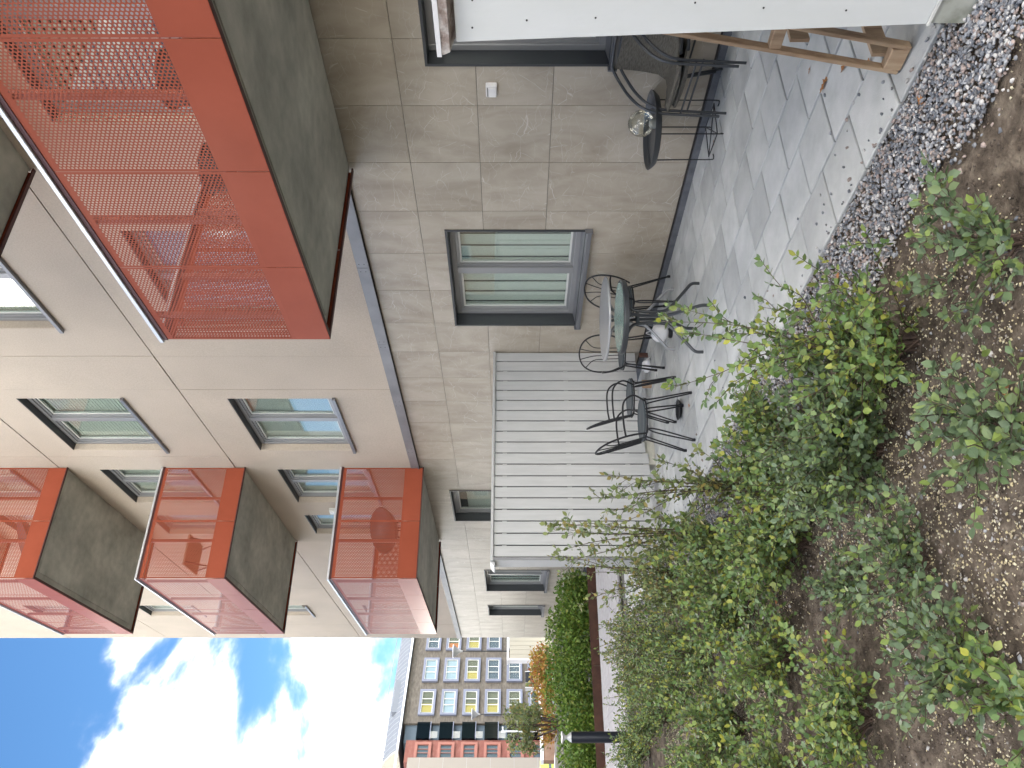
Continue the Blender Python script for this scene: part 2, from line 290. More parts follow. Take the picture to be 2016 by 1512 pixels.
# ------------------------------------------------------------------ ground
g = MB(); g.box(-36, 60, -60, 60, -.9, -.075); part('ground', g, M['earth'], kind='structure')
g = MB(); g.add([(-1200, -1000, -1.95), (-36, -1000, -1.95), (-36, 1000, -1.95), (-1200, 1000, -1.95)], [(0, 1, 2, 3)]); part('street', g, M['asphalt'], kind='structure')
# planting bed : a bumpy sheet
nx, ny = 260, 110
xs = np.linspace(-12.3, 2.2, nx); ys = np.linspace(-2.4, 2.76, ny)
XX, YY = np.meshgrid(xs, ys, indexing='ij')
def hnoise(x, y):
    return .012 * np.sin(3.1 * x + 1.3 * np.sin(2.3 * y)) + .010 * np.sin(5.3 * y + 2.1 * np.sin(1.7 * x)) + .006 * np.sin(11.7 * x + 4 * np.sin(9 * y)) + .005 * np.sin(17 * y + 3 * np.sin(13 * x))
def soil_h(x, y): return -.03 + hnoise(x, y) * np.clip((2.6 - y) * 3, 0, 1)
V = np.stack([XX, YY, soil_h(XX, YY) + rng.normal(0, .0025, XX.shape)], -1).reshape(-1, 3)
i, j = np.meshgrid(np.arange(nx - 1), np.arange(ny - 1), indexing='ij'); q = (i * ny + j).ravel()
obj('planting_bed', np_mesh('planting_bed', V, np.stack([q, q + ny, q + ny + 1, q + 1], 1), M['soil'], True), kind='structure')
# pebbles
ico_v = []
ph = (1 + 5 ** .5) / 2
for a, b in ((-1, ph), (1, ph), (-1, -ph), (1, -ph)): ico_v.append((a, b, 0))
for a, b in ((-1, ph), (1, ph), (-1, -ph), (1, -ph)): ico_v.append((0, a, b))
for a, b in ((-1, ph), (1, ph), (-1, -ph), (1, -ph)): ico_v.append((b, 0, a))
ico_v = np.array(ico_v); ico_v /= np.linalg.norm(ico_v[0])
from itertools import combinations
edge = min(np.linalg.norm(ico_v[a] - ico_v[b]) for a, b in combinations(range(12), 2)) * 1.05
ico_f = []
for a, b, c in combinations(range(12), 3):
    if all(np.linalg.norm(ico_v[p] - ico_v[q_]) < edge for p, q_ in ((a, b), (b, c), (a, c))):
        nrm = np.cross(ico_v[b] - ico_v[a], ico_v[c] - ico_v[a]); ico_f.append((a, b, c) if nrm.dot(ico_v[a]) > 0 else (a, c, b))
ico_f = np.array(ico_f); oct_v = np.array([(1, 0, 0), (-1, 0, 0), (0, 1, 0), (0, -1, 0), (0, 0, 1), (0, 0, -1)], float)
oct_f = np.array([(0, 2, 4), (2, 1, 4), (1, 3, 4), (3, 0, 4), (2, 0, 5), (1, 2, 5), (3, 1, 5), (0, 3, 5)])
def pebbles(name, n, fx, smin, smax, m, base=(ico_v, ico_f), lift=.3, flat=.6, on=None, **tags):
    x, y, z = fx(n); n = len(x); s = np.exp(rng.uniform(math.log(smin), math.log(smax), n))
    S = np.stack([s, s * rng.uniform(.6, .9, n), s * rng.uniform(flat * .7, flat * 1.1, n)], 1)
    bv = base[0]; V, Fc = scatter(bv, base[1], np.stack([x, y, z + S[:, 2] * lift], 1), S, rotmats(n, .5))
    V += rng.normal(0, 1, V.shape) * np.repeat(s, len(bv))[:, None] * .13
    return obj(name, np_mesh(name, V, Fc, m), kind='stuff', **tags)
def f_strip(n):
    x = -12.2 + 13.6 * rng.random(n) ** .62; w = rng.random(n); lo = 2.24 + .05 * np.sin(2.3 * x) + .04 * np.sin(7.1 * x)
    y = lo - .12 * (rng.random(n) < .12) * rng.random(n) + (2.72 - lo) * w; return x, y, soil_h(x, y) + .012 + rng.random(n) * .018
pebbles('gravel', 36000, f_strip, .0055, .0140, M['gravel'], label='grey and pinkish pebbles in a strip beside the paving', category='gravel')
def f_spill(n):
    x = rng.uniform(-8, .5, n); y = 2.745 + rng.exponential(.12, n); k = y < 3.6; x, y = x[k], y[k]; return x, y, np.full(len(x), .002)
pebbles('spilled_pebbles', 260, f_spill, .006, .014, M['gravel'], lift=.6, label='small dark pebbles spilled across the edge of the paving', category='pebbles')
def f_grit(n):
    x = rng.uniform(-9, .6, n) * .0 - 9.5 * rng.random(n) ** 1.35; y = rng.uniform(-.6, 2.4, n)
    k = np.sin(2.1 * x + 1.7) + np.sin(3.3 * y + .9 * x) + .7 * np.sin(6.1 * x + 5 * y) + rng.normal(0, .8, n) > -.3
    x, y = x[k], y[k]; return x, y, soil_h(x, y)
pebbles('pale_grit', 110000, f_grit, .0030, .0092, M['crumb'], (oct_v, oct_f), .5, label='pale yellow grit scattered over the dark soil', category='grit')
def f_hum(n):
    x = .6 - 9.5 * rng.random(n) ** 1.2; y = rng.uniform(-.6, 2.35, n); return x, y, soil_h(x, y)
pebbles('soil_crumbs', 22000, f_hum, .003, .012, M['humus'], (oct_v, oct_f), .4, label='dark crumbs and clods of the garden soil', category='soil')
def f_bigst(n):
    x = .2 - 7 * rng.random(n); y = rng.uniform(-.4, 2.3, n); return x, y, soil_h(x, y)
pebbles('loose_stones', 900, f_bigst, .007, .017, M['gravel'], lift=.3, label='scattered grey stones lying on the soil of the bed', category='stones')

# paving
pave = part('paving', MB().box(-12, 2, 2.735, 5.30, -.12, -.02), M['sand'], kind='structure')
PS, PY0, PP = .38, 2.735, .3845
pmb = MB(); h = PS / 2 - .0055
k4 = .0045
pmb.add([(-h, -h, -.04), (h, -h, -.04), (h, h, -.04), (-h, h, -.04), (-h, -h, -k4), (h, -h, -k4), (h, h, -k4), (-h, h, -k4),
         (-h + k4, -h + k4, 0), (h - k4, -h + k4, 0), (h - k4, h - k4, 0), (-h + k4, h - k4, 0)],
        [(0, 1, 5, 4), (1, 2, 6, 5), (2, 3, 7, 6), (3, 0, 4, 7), (4, 5, 9, 8), (5, 6, 10, 9), (6, 7, 11, 10), (7, 4, 8, 11), (8, 9, 10, 11)])
pm = pmb.mesh('paver', M['paver'])
for r_ in range(7):
    y0 = PY0 + r_ * PP; off = -2.325 if r_ % 2 == 0 else -2.515
    for k in range(-10, 26):
        xc = off - PS * k - PS / 2
        if xc > 1.6 or xc < -11.6: continue
        last = r_ == 6
        o = obj('paver', pm, pave, (xc + random.uniform(-.001, .001), y0 + (PP / 2 if not last else .13), random.uniform(-.003, .0015)))
        o.scale = (1, 1.0 if not last else .68, 1); o.rotation_euler = (random.uniform(-.003, .003), random.uniform(-.003, .003), random.choice((0, 0, math.pi)) if not last else 0)
# path beyond the bed
path = part('path', MB().box(-15.62, -12.38, -14, 5.2, -.2, -.035), M['sand'], kind='structure')
pb = MB()
yy = -6.0
row = 0
while yy < 5.1:
    for k in range(11):
        x0 = -12.4 - .3 * k - (.15 if row % 2 else 0); x1 = max(x0 - .293, -15.62)
        if x0 > x1 + .02: pb.box(x1, x0, yy, yy + .143, -.035, -.004 + random.uniform(-.002, .002))
    yy += .15; row += 1
part('path_bricks', pb, M['path'], path, kind='stuff')
# steel edging between the path and the hedge
edg = thing('steel_edging', 'dark rusty steel edging along the foot of the green hedge', 'edging', (-15.9, 0, 0))
for k in range(6):
    y0 = -5 + 2 * k; xa, xb = .22 - .058 * (k), .22 - .058 * (k + 1)
    part('edging_panel', MB().hexa([(xa - .012 - .08, y0 + .004, -.05), (xa - .08, y0 + .004, -.05), (xb - .08, y0 + 1.996, -.05), (xb - .012 - .08, y0 + 1.996, -.05),
                          (xa - .012 - .08, y0 + .004, .13), (xa - .08, y0 + .004, .13), (xb - .08, y0 + 1.996, .13), (xb - .012 - .08, y0 + 1.996, .13)]), M['corten'], edg)

# ------------------------------------------------------------------ the apartment building
FY = 5.31; XL, XR, ZT = -24.03, 3.0, 17.4
OPEN = []   # x0,x1,z0,z1,style
OPEN.append((-4.134, -2.75, .877, 2.342, 'dark'))
OPEN.append((-7.74, -6.06, .90, 2.334, 'dark'))
OPEN.append((-14.27, -12.78, 1.35, 2.755, 'small'))
OPEN.append((-19.05, -17.37, .87, 2.30, 'dark'))
OPEN.append((-21.39, -20.36, .87, 2.30, 'dark1'))
for fl in range(4):
    dz = 2.9 * fl
    OPEN.append((-4.7, -2.75, 3.34 + dz, 5.55 + dz, 'up'))
    OPEN.append((-7.9 + .1, -6.06, 4.14 + dz, 5.575 + dz, 'up'))
    OPEN.append((-11.15, -9.50, 4.14 + dz, 5.575 + dz, 'up'))
    OPEN.append((-13.32, -11.88, 4.05 + dz, 5.50 + dz, 'up'))
    OPEN.append((-14.97, -13.95, 3.34 + dz, 5.53 + dz, 'up1'))
    OPEN.append((-21.39, -20.36, 4.08 + dz, 5.52 + dz, 'up1'))
OPEN = [o for o in OPEN if o[3] < 17]
def clip(rect, ops):
    rs = [rect]
    for (a0, a1, c0, c1, *_) in ops:
        out = []
        for (x0, x1, z0, z1) in rs:
            if a1 <= x0 or a0 >= x1 or c1 <= z0 or c0 >= z1: out.append((x0, x1, z0, z1)); continue
            if z0 < c0: out.append((x0, x1, z0, c0))
            if c1 < z1: out.append((x0, x1, c1, z1))
            za, zb = max(z0, c0), min(z1, c1)
            if x0 < a0: out.append((x0, a0, za, zb))
            if a1 < x1: out.append((a1, x1, za, zb))
        rs = out
    return rs
bld = thing('apartment_building', 'beige apartment building with stone tiled ground floor and rust red balconies', 'building', (0, 0, 0))
w = MB()
xl = sorted({XL, XR} | {v for o in OPEN for v in o[:2]})
for (a, b) in zip(xl[:-1], xl[1:]):
    ops = [o for o in OPEN if o[0] < (a + b) / 2 < o[1]]
    for (x0, x1, z0, z1) in clip((a, b, -.3, ZT - .02), ops): w.box(x0, x1, FY + .028, FY + .30, z0, z1)
part('wall', w, M['backing'], bld)
w = MB(); w.box(XL + .02, XR, FY + 1.3, 17, -.3, ZT - .03); part('core_wall', w, M['room'], bld)
w = MB(); w.box(XL, XL + .2, FY + .30, 17, -.3, ZT - .02); part('side_wall', w, M['render'], bld)
w = MB(); w.box(XR - .2, XR, FY + .30, 17, -.3, ZT - .02); part('side_wall', w, M['render'], bld)
w = MB(); w.box(XL - .04, XR + .04, FY - .03, 17.1, ZT - .02, ZT + .08); part('roof', w, M['flash'], bld)
for fl in range(6):
    w = MB(); z = 3.0 + 2.9 * fl if fl < 5 else -.05
    w.box(XL + .2, XR - .2, FY + .30, FY + 1.3, z, z + .2); part('floor_slab', w, M['room'], bld)
for xw in (-5.0, -8.7, -11.5, -13.6, -16, -19.9):
    w = MB(); w.box(xw - .06, xw + .06, FY + .31, FY + 1.29, -.05, ZT - .1); part('party_wall', w, M['room'], bld)
# tiles
cols = [-3.893 + .6335 * k for k in range(10, -32, -1)]
cols = [c for c in cols if c < XR] ; cols = [min(XR, cols[0] + .6335)] + cols; cols = [c for c in cols if c > XL + .1] + [XL]
rows = [.075, 1.325, 1.946, 2.574, 3.165]
for a, b in zip(cols[1:], cols[:-1]):
    for z0, z1 in zip(rows[:-1], rows[1:]):
        rs = clip((a + .0022, b - .0022, z0 + .0022, z1 - .0022), [o for o in OPEN if o[3] < 3.1])
        if not rs: continue
        m_ = MB()
        for (x0, x1, zz0, zz1) in rs: m_.box(x0, x1, FY, FY + .022, zz0, zz1)
        part('stone_tile', m_, M['tile'], bld)
part('plinth', MB().box(XL, XR, FY - .018, FY + .02, -.04, .056), M['plinth'], bld)
# beige render panels
zr = [3.30, 6.155, 9.02, 11.87, 14.73, ZT - .03]; xr = [XL, -22.4, -18.83, -15.40, -11.39, -9.25, -8.41, -4.65, -1.2, XR]
for a, b in zip(xr[:-1], xr[1:]):
    for z0, z1 in zip(zr[:-1], zr[1:]):
        rs = clip((a + .003, b - .003, z0 + .009, z1 - .009), [o for o in OPEN if o[3] > 3.2])
        m_ = MB(); pr = random.uniform(-.002, .002)
        for (x0, x1, zz0, zz1) in rs: m_.box(x0, x1, FY - .012 + pr, FY + .024, zz0, zz1)
        part('render_panel', m_, M['render'], bld)
# flashing
fx = [-5.25, -6.62, -8.1, -9.6, -11.1, -11.77]
segs = list(zip(fx[1:], fx[:-1])) + [(-16.9, -15.4), (-18.6, -16.9), (-20.3, -18.6), (-22.2, -20.3), (XL - .01, -22.2), (-5.25 + 3.7, XR)]
for a, b in segs:
    m_ = MB(); y = FY - .04 + random.uniform(-.0015, .0015)
    m_.hexa([(a + .002, y, 3.185), (b - .002, y, 3.185), (b - .002, FY + .02, 3.185), (a + .002, FY + .02, 3.185), (a + .002, y, 3.30), (b - .002, y, 3.30), (b - .002, FY + .02, 3.318), (a + .002, FY + .02, 3.318)])
    m_.box(a + .002, b - .002, y - .012, y + .004, 3.168, 3.187)
    f_ = part('flashing_panel', m_, M['flash'], bld)
    rv = MB()
    for xx in (a + .06, b - .06):
        for zz in (3.215, 3.27): rv.lathe([(.0, 0), (.007, .001), (.005, .003)], 8, (0, 0, 0)); n0 = len(rv.v) - 24; rv.v[n0:] = [(xx + p[0], y - p[2], zz + p[1]) for p in rv.v[n0:]]
    part('rivets', rv, M['tube'], f_, kind='stuff')
# windows
wn = 0
def window(x0, x1, z0, z1, st):
    global wn
    ground = st in ('dark', 'dark1', 'small'); one = st.endswith('1'); W = x1 - x0
    lm = M['anth'] if ground else M['frame']; t = .022; pr = .012 if ground else -.006
    m_ = MB(); yf = FY - pr; yb = FY + .30 - .004
    m_.box(x0, x0 + t, yf, yb, z0 + t, z1 - t); m_.box(x1 - t, x1, yf, yb, z0 + t, z1 - t); m_.box(x0, x1, yf, yb, z1 - t, z1); m_.box(x0, x1, yf + .02, yb, z0, z0 + t)
    if not ground:
        m_ = MB(); m_.box(x0, x0 + .01, FY - .006, yb, z0, z1 - .01); m_.box(x1 - .01, x1, FY - .006, yb, z0, z1 - .01); m_.box(x0, x1, FY, yb, z0 - .001, z0 + .008); t = .011; lm = M['render']
    wd = part('window', m_, lm, bld)
    if not ground: part('lintel_trim', MB().box(x0 + .0105, x1 - .0105, FY - .010, yb, z1 - .014, z1 - .001), M['anth'], wd)
    dep = FY + (.15 if ground else .095)
    fw = .055; fr = MB(); a0, a1, c0, c1 = x0 + t, x1 - t, z0 + t, z1 - t
    fr.box(a0, a0 + fw, dep, dep + .07, c0, c1); fr.box(a1 - fw, a1, dep, dep + .07, c0, c1); fr.box(a0 + fw, a1 - fw, dep, dep + .07, c1 - fw, c1); fr.box(a0 + fw, a1 - fw, dep, dep + .07, c0, c0 + fw * 1.3)
    np_ = 1 if (one or st == 'small') else 2
    xm = (a0 + a1) / 2
    if np_ == 2: fr.box(xm - .05, xm + .05, dep - .004, dep + .07, c0 + fw * 1.3, c1 - fw)
    Bev(part('frame', fr, M['frame'], wd), .003, 1)
    bays = [(a0 + fw, a1 - fw)] if np_ == 1 else [(a0 + fw, xm - .05), (xm + .05, a1 - fw)]
    for (p0, p1) in bays:
        q0, q1 = c0 + fw * 1.3, c1 - fw; s_ = MB(); y_ = dep + .025; cw = .030
        for k_, (c_, o_) in enumerate(((cw, 0), )):
            s_.box(p0, p0 + cw, y_, y_ + .05, q0, q1); s_.box(p1 - cw, p1, y_, y_ + .05, q0, q1); s_.box(p0 + cw, p1 - cw, y_, y_ + .05, q1 - cw, q1); s_.box(p0 + cw, p1 - cw, y_, y_ + .05, q0, q0 + cw)
        part('casement', s_, M['frame'], wd)
        s_ = MB(); g0 = cw + .0005; gw = .02; y_ = dep + .048
        s_.box(p0 + g0, p0 + g0 + gw, y_, y_ + .03, q0 + g0, q1 - g0); s_.box(p1 - g0 - gw, p1 - g0, y_, y_ + .03, q0 + g0, q1 - g0); s_.box(p0 + g0 + gw, p1 - g0 - gw, y_, y_ + .03, q0 + g0, q0 + g0 + gw); s_.box(p0 + g0 + gw, p1 - g0 - gw, y_, y_ + .03, q1 - g0 - gw, q1 - g0)
        part('casement_bead', s_, M['frame_light'], wd)
        part('pane', MB().box(p0 + g0 + .002, p1 - g0 - .002, dep + .054, dep + .060, q0 + g0 + .002, q1 - g0 - .002), M['pane'], wd)
        # blinds behind the glass
        key = (wn * 7 + int(p0 * 3)) % 5; yb_ = dep + .105
        if ground and st != 'small':
            n_ = max(3, int((p1 - p0) / .127)); sw = (p1 - p0 + .24) / n_
            top = q1 + .02
            for i_ in range(n_):
                sx = p0 - .12 + sw * i_; part('blind_slat', MB().hexa([(sx + .004, yb_, q0 - .03), (sx + sw * .985, yb_ - .018, q0 - .03), (sx + sw * .985, yb_ - .015, q0 - .03), (sx + .004, yb_ + .003, q0 - .03), (sx + .004, yb_, top), (sx + sw * .985, yb_ - .018, top), (sx + sw * .985, yb_ - .015, top), (sx + .004, yb_ + .003, top)]), M['blind'], wd)
        elif st == 'small':
            part('blind', MB().box(p0 - .02, p1 + .02, yb_, yb_ + .006, q1 - .85, q1 - .18), M['blind'], wd)
        elif st == 'up':
            hgt = q1 - q0; cut = q0 + hgt * ((.45 if z0 < 4.5 else 0) if x0 > -13 and x0 < -9 else (.5 if x0 < -13 else 0))
            if x0 > -5: cut = q0; 
            bl = MB(); n_ = 26
            for i_ in range(n_):
                zz = cut + (q1 - cut) * i_ / n_; bl.box(p0 - .01, p1 + .01, yb_, yb_ + .012, zz, zz + (q1 - cut) / n_ * .72)
            part('blind', bl, M['blind'], wd, kind='stuff')
            if cut > q0 + .3: part('lower_blind', MB().box(p0 - .01, p1 + .01, yb_ - .01, yb_ - .004, q0, cut - .002), M['white_blind'], wd)
        else:
            part('lower_blind', MB().box(p0 - .01, p1 + .01, yb_ - .01, yb_ - .004, q0 + .2, q1), M['white_blind'], wd)
    sl_ = MB()
    if ground:
        sl_.hexa([(x0 - .012, FY - .055, z0 - .035), (x1 + .012, FY - .055, z0 - .035), (x1 + .012, dep + .0, z0 + .0), (x0 - .012, dep + .0, z0 + .0), (x0 - .012, FY - .055, z0 + .006), (x1 + .012, FY - .055, z0 + .006), (x1 + .012, dep, z0 + .042), (x0 - .012, dep, z0 + .042)])
        for xx in (x0 - .014, x1 + .002): sl_.box(xx, xx + .012, FY - .058, FY - .002, z0 - .045, z0 + .03)
    else:
        sl_.box(x0 - .03, x1 + .03, FY - .06, FY - .016, z0 - .055, z0 - .012); sl_.hexa([(x0 + .012, FY - .02, z0 - .014), (x1 - .012, FY - .02, z0 - .014), (x1 - .012, dep, z0 + .01), (x0 + .012, dep, z0 + .01), (x0 + .012, FY - .02, z0 - .004), (x1 - .012, FY - .02, z0 - .004), (x1 - .012, dep, z0 + .02), (x0 + .012, dep, z0 + .02)])
    if z0 - 3.34 - 2.9 * round((z0 - 3.34) / 2.9) > .05 or ground: part('sill', sl_, M['sill'], wd)
    wn += 1
for o in OPEN: window(*o)

# perforated sheet : hexagonal cells, each with a hole
PW, PH = .9025, 1.03
def perforated():
    pz, r_h = .0245, .0083; px = pz * .866
    nxh, nzh = int(PW / px) - 1, int((PH - .03) / pz) - 1
    ox = (PW - (nxh - 1) * px) / 2; oz = (PH - (nzh - .5) * pz) / 2
    cs = []
    for a in range(nxh):
        for b in range(nzh): cs.append((ox + a * px, oz + (b + (.5 if a % 2 else 0)) * pz))
    cs = np.array(cs); s_ = pz / math.sqrt(3); ang = np.arange(6) * np.pi / 3
    ring = np.stack([np.cos(ang) * s_, np.sin(ang) * s_], 1); hole = np.stack([np.cos(ang) * r_h, np.sin(ang) * r_h], 1)
    bv = np.vstack([ring, hole]); V = (cs[:, None, :] + bv[None]).reshape(-1, 2)
    bf = np.array([(k, (k + 1) % 6, 6 + (k + 1) % 6, 6 + k) for k in range(6)])
    Fc = (bf[None] + (np.arange(len(cs)) * 12)[:, None, None]).reshape(-1, 4)
    V3 = np.stack([V[:, 0], np.zeros(len(V)), V[:, 1]], 1)
    x0, x1, z0, z1 = ox - s_ * .45, ox + (nxh - 1) * px + s_ * .45, oz - pz * .15, oz + (nzh - .5) * pz - pz * .35
    # solid margins, a hair in front so that no faces share a plane
    ex = []
    for (a0, a1, c0, c1) in ((0, x0 + .001, 0, PH), (x1 - .001, PW, 0, PH), (x0, x1, 0, z0), (x0, x1, z1, PH)): ex.append([(a0, -.0006, c0), (a1, -.0006, c0), (a1, -.0006, c1), (a0, -.0006, c1)])
    nb = len(V3); V3 = np.vstack([V3, np.array(ex).reshape(-1, 3)]); Fc = np.vstack([Fc, np.arange(16).reshape(4, 4) + nb])
    return np_mesh('perforated_sheet', V3, Fc, M['red'])
PERF = perforated()
def balcony(x0, zs, nm):
    x1 = x0 + 3.62; yo = 3.468
    sb = MB(); sb.box(x0 + .035, x1 - .035, yo + .04, FY - .014, zs + .035, zs + .215)
    # drip groove ledge round the soffit
    sb.box(x0 + .13, x1 - .13, yo + .14, FY - .06, zs + .025, zs + .0345)
    b = part('balcony', sb, M['concrete'], bld)
    # front band and perforated panels
    def panelrow(n, base, dirx, ln):
        step = ln / n
        for i_ in range(n):
            if dirx:
                p = (base[0] + step * i_ + (step - PW) / 2, base[1], zs + .26); rz = 0
                bx = MB().box(base[0] + step * i_ + .003, base[0] + step * (i_ + 1) - .003, base[1] - .002, base[1] + .002, zs, zs + .262)
            else:
                p = (base[0], base[1] + step * i_ + (step - PW) / 2, zs + .26); rz = math.pi / 2
                bx = MB().box(base[0] - .002, base[0] + .002, base[1] + step * i_ + .003, base[1] + step * (i_ + 1) - .003, zs, zs + .262)
            part('solid_band', bx, M['red'], b); obj('perforated_panel', PERF, b, p, rz)
    panelrow(4, (x0, yo), True, 3.62); panelrow(2, (x0, yo + .004), False, 1.81); panelrow(2, (x1, yo + .004), False, 1.81)
    fr = MB()
    fr.box(x0 - .003, x0 + .035, yo + .003, FY - .014, zs - .002, zs + .012); fr.box(x1 - .035, x1 + .003, yo + .003, FY - .014, zs - .002, zs + .012); fr.box(x0 + .035, x1 - .035, yo + .003, yo + .04, zs - .002, zs + .012)
    part('bottom_lip', fr, M['darkred'], b)
    tr = MB(); tr.box(x0 - .004, x1 + .004, yo - .006, yo + .012, zs + 1.286, zs + 1.318); tr.box(x0 - .004, x0 + .012, yo + .013, FY - .014, zs + 1.286, zs + 1.318); tr.box(x1 - .012, x1 + .004, yo + .013, FY - .014, zs + 1.286, zs + 1.318); part('top_strip', tr, M['darkred'], b)
    rl = MB(); rl.box(x0 - .02, x1 + .02, yo - .022, yo + .05, zs + 1.319, zs + 1.352); rl.box(x0 - .02, x0 + .05, yo + .051, FY - .014, zs + 1.319, zs + 1.352); rl.box(x1 - .05, x1 + .02, yo + .051, FY - .014, zs + 1.319, zs + 1.352); Bev(part('hand_rail', rl, M['alu'], b), .004, 1)
    for xx in (x0 + .28, x0 + 1.35, x0 + 2.34, x1 - .28):
        part('post', MB().box(xx - .02, xx + .02, yo + .02, yo + .06, zs + .216, zs + 1.285), M['post'], b)
    for yy_ in (yo + .6, yo + 1.3):
        for xx in (x0 + .02, x1 - .06): part('post', MB().box(xx, xx + .04, yy_ - .02, yy_ + .02, zs + .216, zs + 1.285), M['post'], b)
    return b
for zs in (3.10, 5.99, 8.87, 11.76):
    balcony(-5.254, zs, 'big')
    balcony(-11.776 - 3.62, zs, 'small')

# things kept on the balconies
def basket_chair(label, x, y, z, rz, s_=1):
    t = thing('basket_chair', label, 'chair', (x, y, z), rz, 'round basket chairs on the balconies'); t.scale = (s_, s_, s_)
    sh_ = MB().lathe([(.0005, 0), (.2, .03), (.34, .10), (.42, .2), (.405, .205), (.33, .12), (.19, .05), (.0005, .02)], 24, cap=False)
    sh_.v = [(p[0] * math.cos(-.75) + (p[2]) * math.sin(-.75), p[1], .34 - p[0] * math.sin(-.75) + p[2] * math.cos(-.75)) for p in sh_.v]
    part('shell', sh_, M['anth'], t, True)
    for a in (0.4, 2.0, 3.5, 5.2): part('leg', MB().tube([(.1 * math.cos(a), .1 * math.sin(a), .30), (.26 * math.cos(a), .26 * math.sin(a), 0)], .012, 6), M['black'], t, True)
basket_chair('dark round basket chair behind the perforated side of the lowest small balcony', -12.35, 4.45, 3.316, 2.6, .9)
basket_chair('dark round basket chair on the topmost balcony in view of the small stack', -12.5, 4.3, 9.086, 2.4)
def planter(label, x, y, z):
    t = thing('planter', label, 'planter', (x, y, z), 0, 'planters on the large balcony'); part('pot', MB().lathe([(.11, 0), (.16, .3), (.17, .3), (.165, .32), (.15, .3)], 18), M['anth'], t, True)
    part('soil', MB().lathe([(.0005, .28), (.145, .28)], 18, cap=False), M['soil'], t)
planter('dark planter behind the perforated front of the large balcony, nearer the frame edge', -3.05, 3.8, 3.316); planter('dark planter behind the perforated front of the large balcony, farther left', -3.75, 3.8, 3.316)
ft = thing('folding_table', 'small dark folding table on the middle balcony of the small stack', 'table', (-12.6, 4.1, 6.206))
part('tabletop', MB().box(-.3, .3, -.25, .25, .66, .69), M['wood'], ft)
for sy in (-.2, .2): part('leg', MB().tube([(-.27, sy, 0), (.27, sy, .66)], .012, 6), M['black'], ft); part('leg', MB().tube([(.27, sy * .9, 0), (-.27, sy * .9, .66)], .012, 6), M['black'], ft)

# sockets
sk = thing('wall_socket', 'white plastic outdoor socket box on the stone tiles beside the dark window', 'socket', (-4.345, FY, 1.825))
Bev(part('housing', MB().box(-.055, .055, -.05, 0, -.045, .045), M['plastic'], sk), .008, 2); Bev(part('lid', MB().box(-.045, .045, -.065, -.051, -.04, .022), M['plastic'], sk), .004, 2)
part('hinge', MB().box(-.04, .04, -.06, -.0505, .026, .036), M['frame'], sk)
sk = thing('wall_lamp', 'small pale wall light beside the balcony door upstairs', 'lamp', (-13.63, FY - .013, 4.93))
Bev(part('housing', MB().box(-.06, .06, -.07, 0, -.06, .06), M['frame_light'], sk), .01, 2); part('cover', MB().box(-.045, .045, -.09, -.071, -.045, .045), M['plastic'], sk)

# ------------------------------------------------------------------ slatted screens between the patios
def screen(x, label, old=False):
    s = thing('partition_screen', label, 'partition', (x, 0, 0), group='white partition screens between the patios')
    y0, y1 = 2.68, 5.30; ed = [5.300, 5.168, 5.029, 4.893, 4.756, 4.619, 4.481, 4.343, 4.205, 4.064, 3.923, 3.782, 3.636, 3.503, 3.368, 3.231, 3.095, 2.954, 2.816, 2.685]
    sd_ = -1 if old else 1
    for i_, (b_, a_) in enumerate(zip(ed[:-1], ed[1:])):
        zb = .135 if 9 > i_ else (.115 if i_ == 9 else .085)
        jt = random.uniform(-.0015, .0015)
        o = part('board', MB().box(-.020 + jt, jt, a_ + .010, b_ - .003, zb, 1.862), M['board'], s); Bev(o, .003, 1)
        if old: o.location.x = 0
        part('rear_board', MB().box(-.252, -.232, a_ + .007, b_ - .002, .1, 1.862), M['board'], s)
    for zz in (.3, .98, 1.72): part('rail', MB().box(-.07, -.0225, y0 + .03, y1, zz, zz + .05), M['board'], s)
    part('core', MB().box(-.22, -.075, y0 + .03, y1, .14, 1.84), M['dark'], s)
    part('cap', MB().box(-.275, .022, y0 - .035, y1, 1.866, 1.895), M['board'] if not old else M['cap'], s)
    return s
s1 = screen(-8.33, 'pale grey slatted partition screen behind the black bistro chairs')
Bev(part('end_board', MB().box(-.252, .0, 2.655, 2.677, .06, 1.862), M['board'], s1), .003, 1)
part('corner_bead', MB().box(.001, .013, 2.652, 2.682, .06, 1.864), M['flash'], s1)
part('foot_block', MB().box(-.21, -.04, 3.80, 4.10, .0, .135), M['concrete'], s1)
part('cap_flap', MB().hexa([(-.28, 2.60, 1.845), (-.02, 2.60, 1.845), (-.02, 2.64, 1.845), (-.28, 2.64, 1.845), (-.28, 2.60, 1.86), (-.02, 2.60, 1.86), (-.02, 2.645, 1.897), (-.28, 2.645, 1.897)]), M['board'], s1)
s2 = screen(-1.66, 'weathered white partition screen with peeling cap at the right beside the wooden frame', True)
e2 = MB().hexa([(-.187, 2.60, .135), (.55, 2.60, .135), (.55, 2.622, .135), (-.187, 2.622, .135), (-.262, 2.60, 1.862), (.55, 2.60, 1.862), (.55, 2.622, 1.862), (-.262, 2.622, 1.862)])
Bev(part('end_board', e2, M['oldboard'], s2), .003, 1)
cp = MB().hexa([(-.275, 2.56, 1.885), (.56, 2.56, 1.885), (.56, 2.645, 1.875), (-.27, 2.645, 1.867), (-.285, 2.555, 1.915), (.56, 2.56, 1.92), (.56, 2.645, 1.93), (-.28, 2.645, 1.925)])
part('end_cap', cp, M['cap'], s2); part('cap_paint', MB().hexa([(-.29, 2.552, 1.9165), (.56, 2.557, 1.9215), (.56, 2.645, 1.9315), (-.285, 2.645, 1.9265), (-.29, 2.552, 1.934), (.56, 2.557, 1.94), (.56, 2.645, 1.95), (-.285, 2.645, 1.944)]), M['plastic'], s2)
part('drip_strip', MB().box(-.19, .55, 2.594, 2.624, .125, .1345), M['frame_light'], s2)
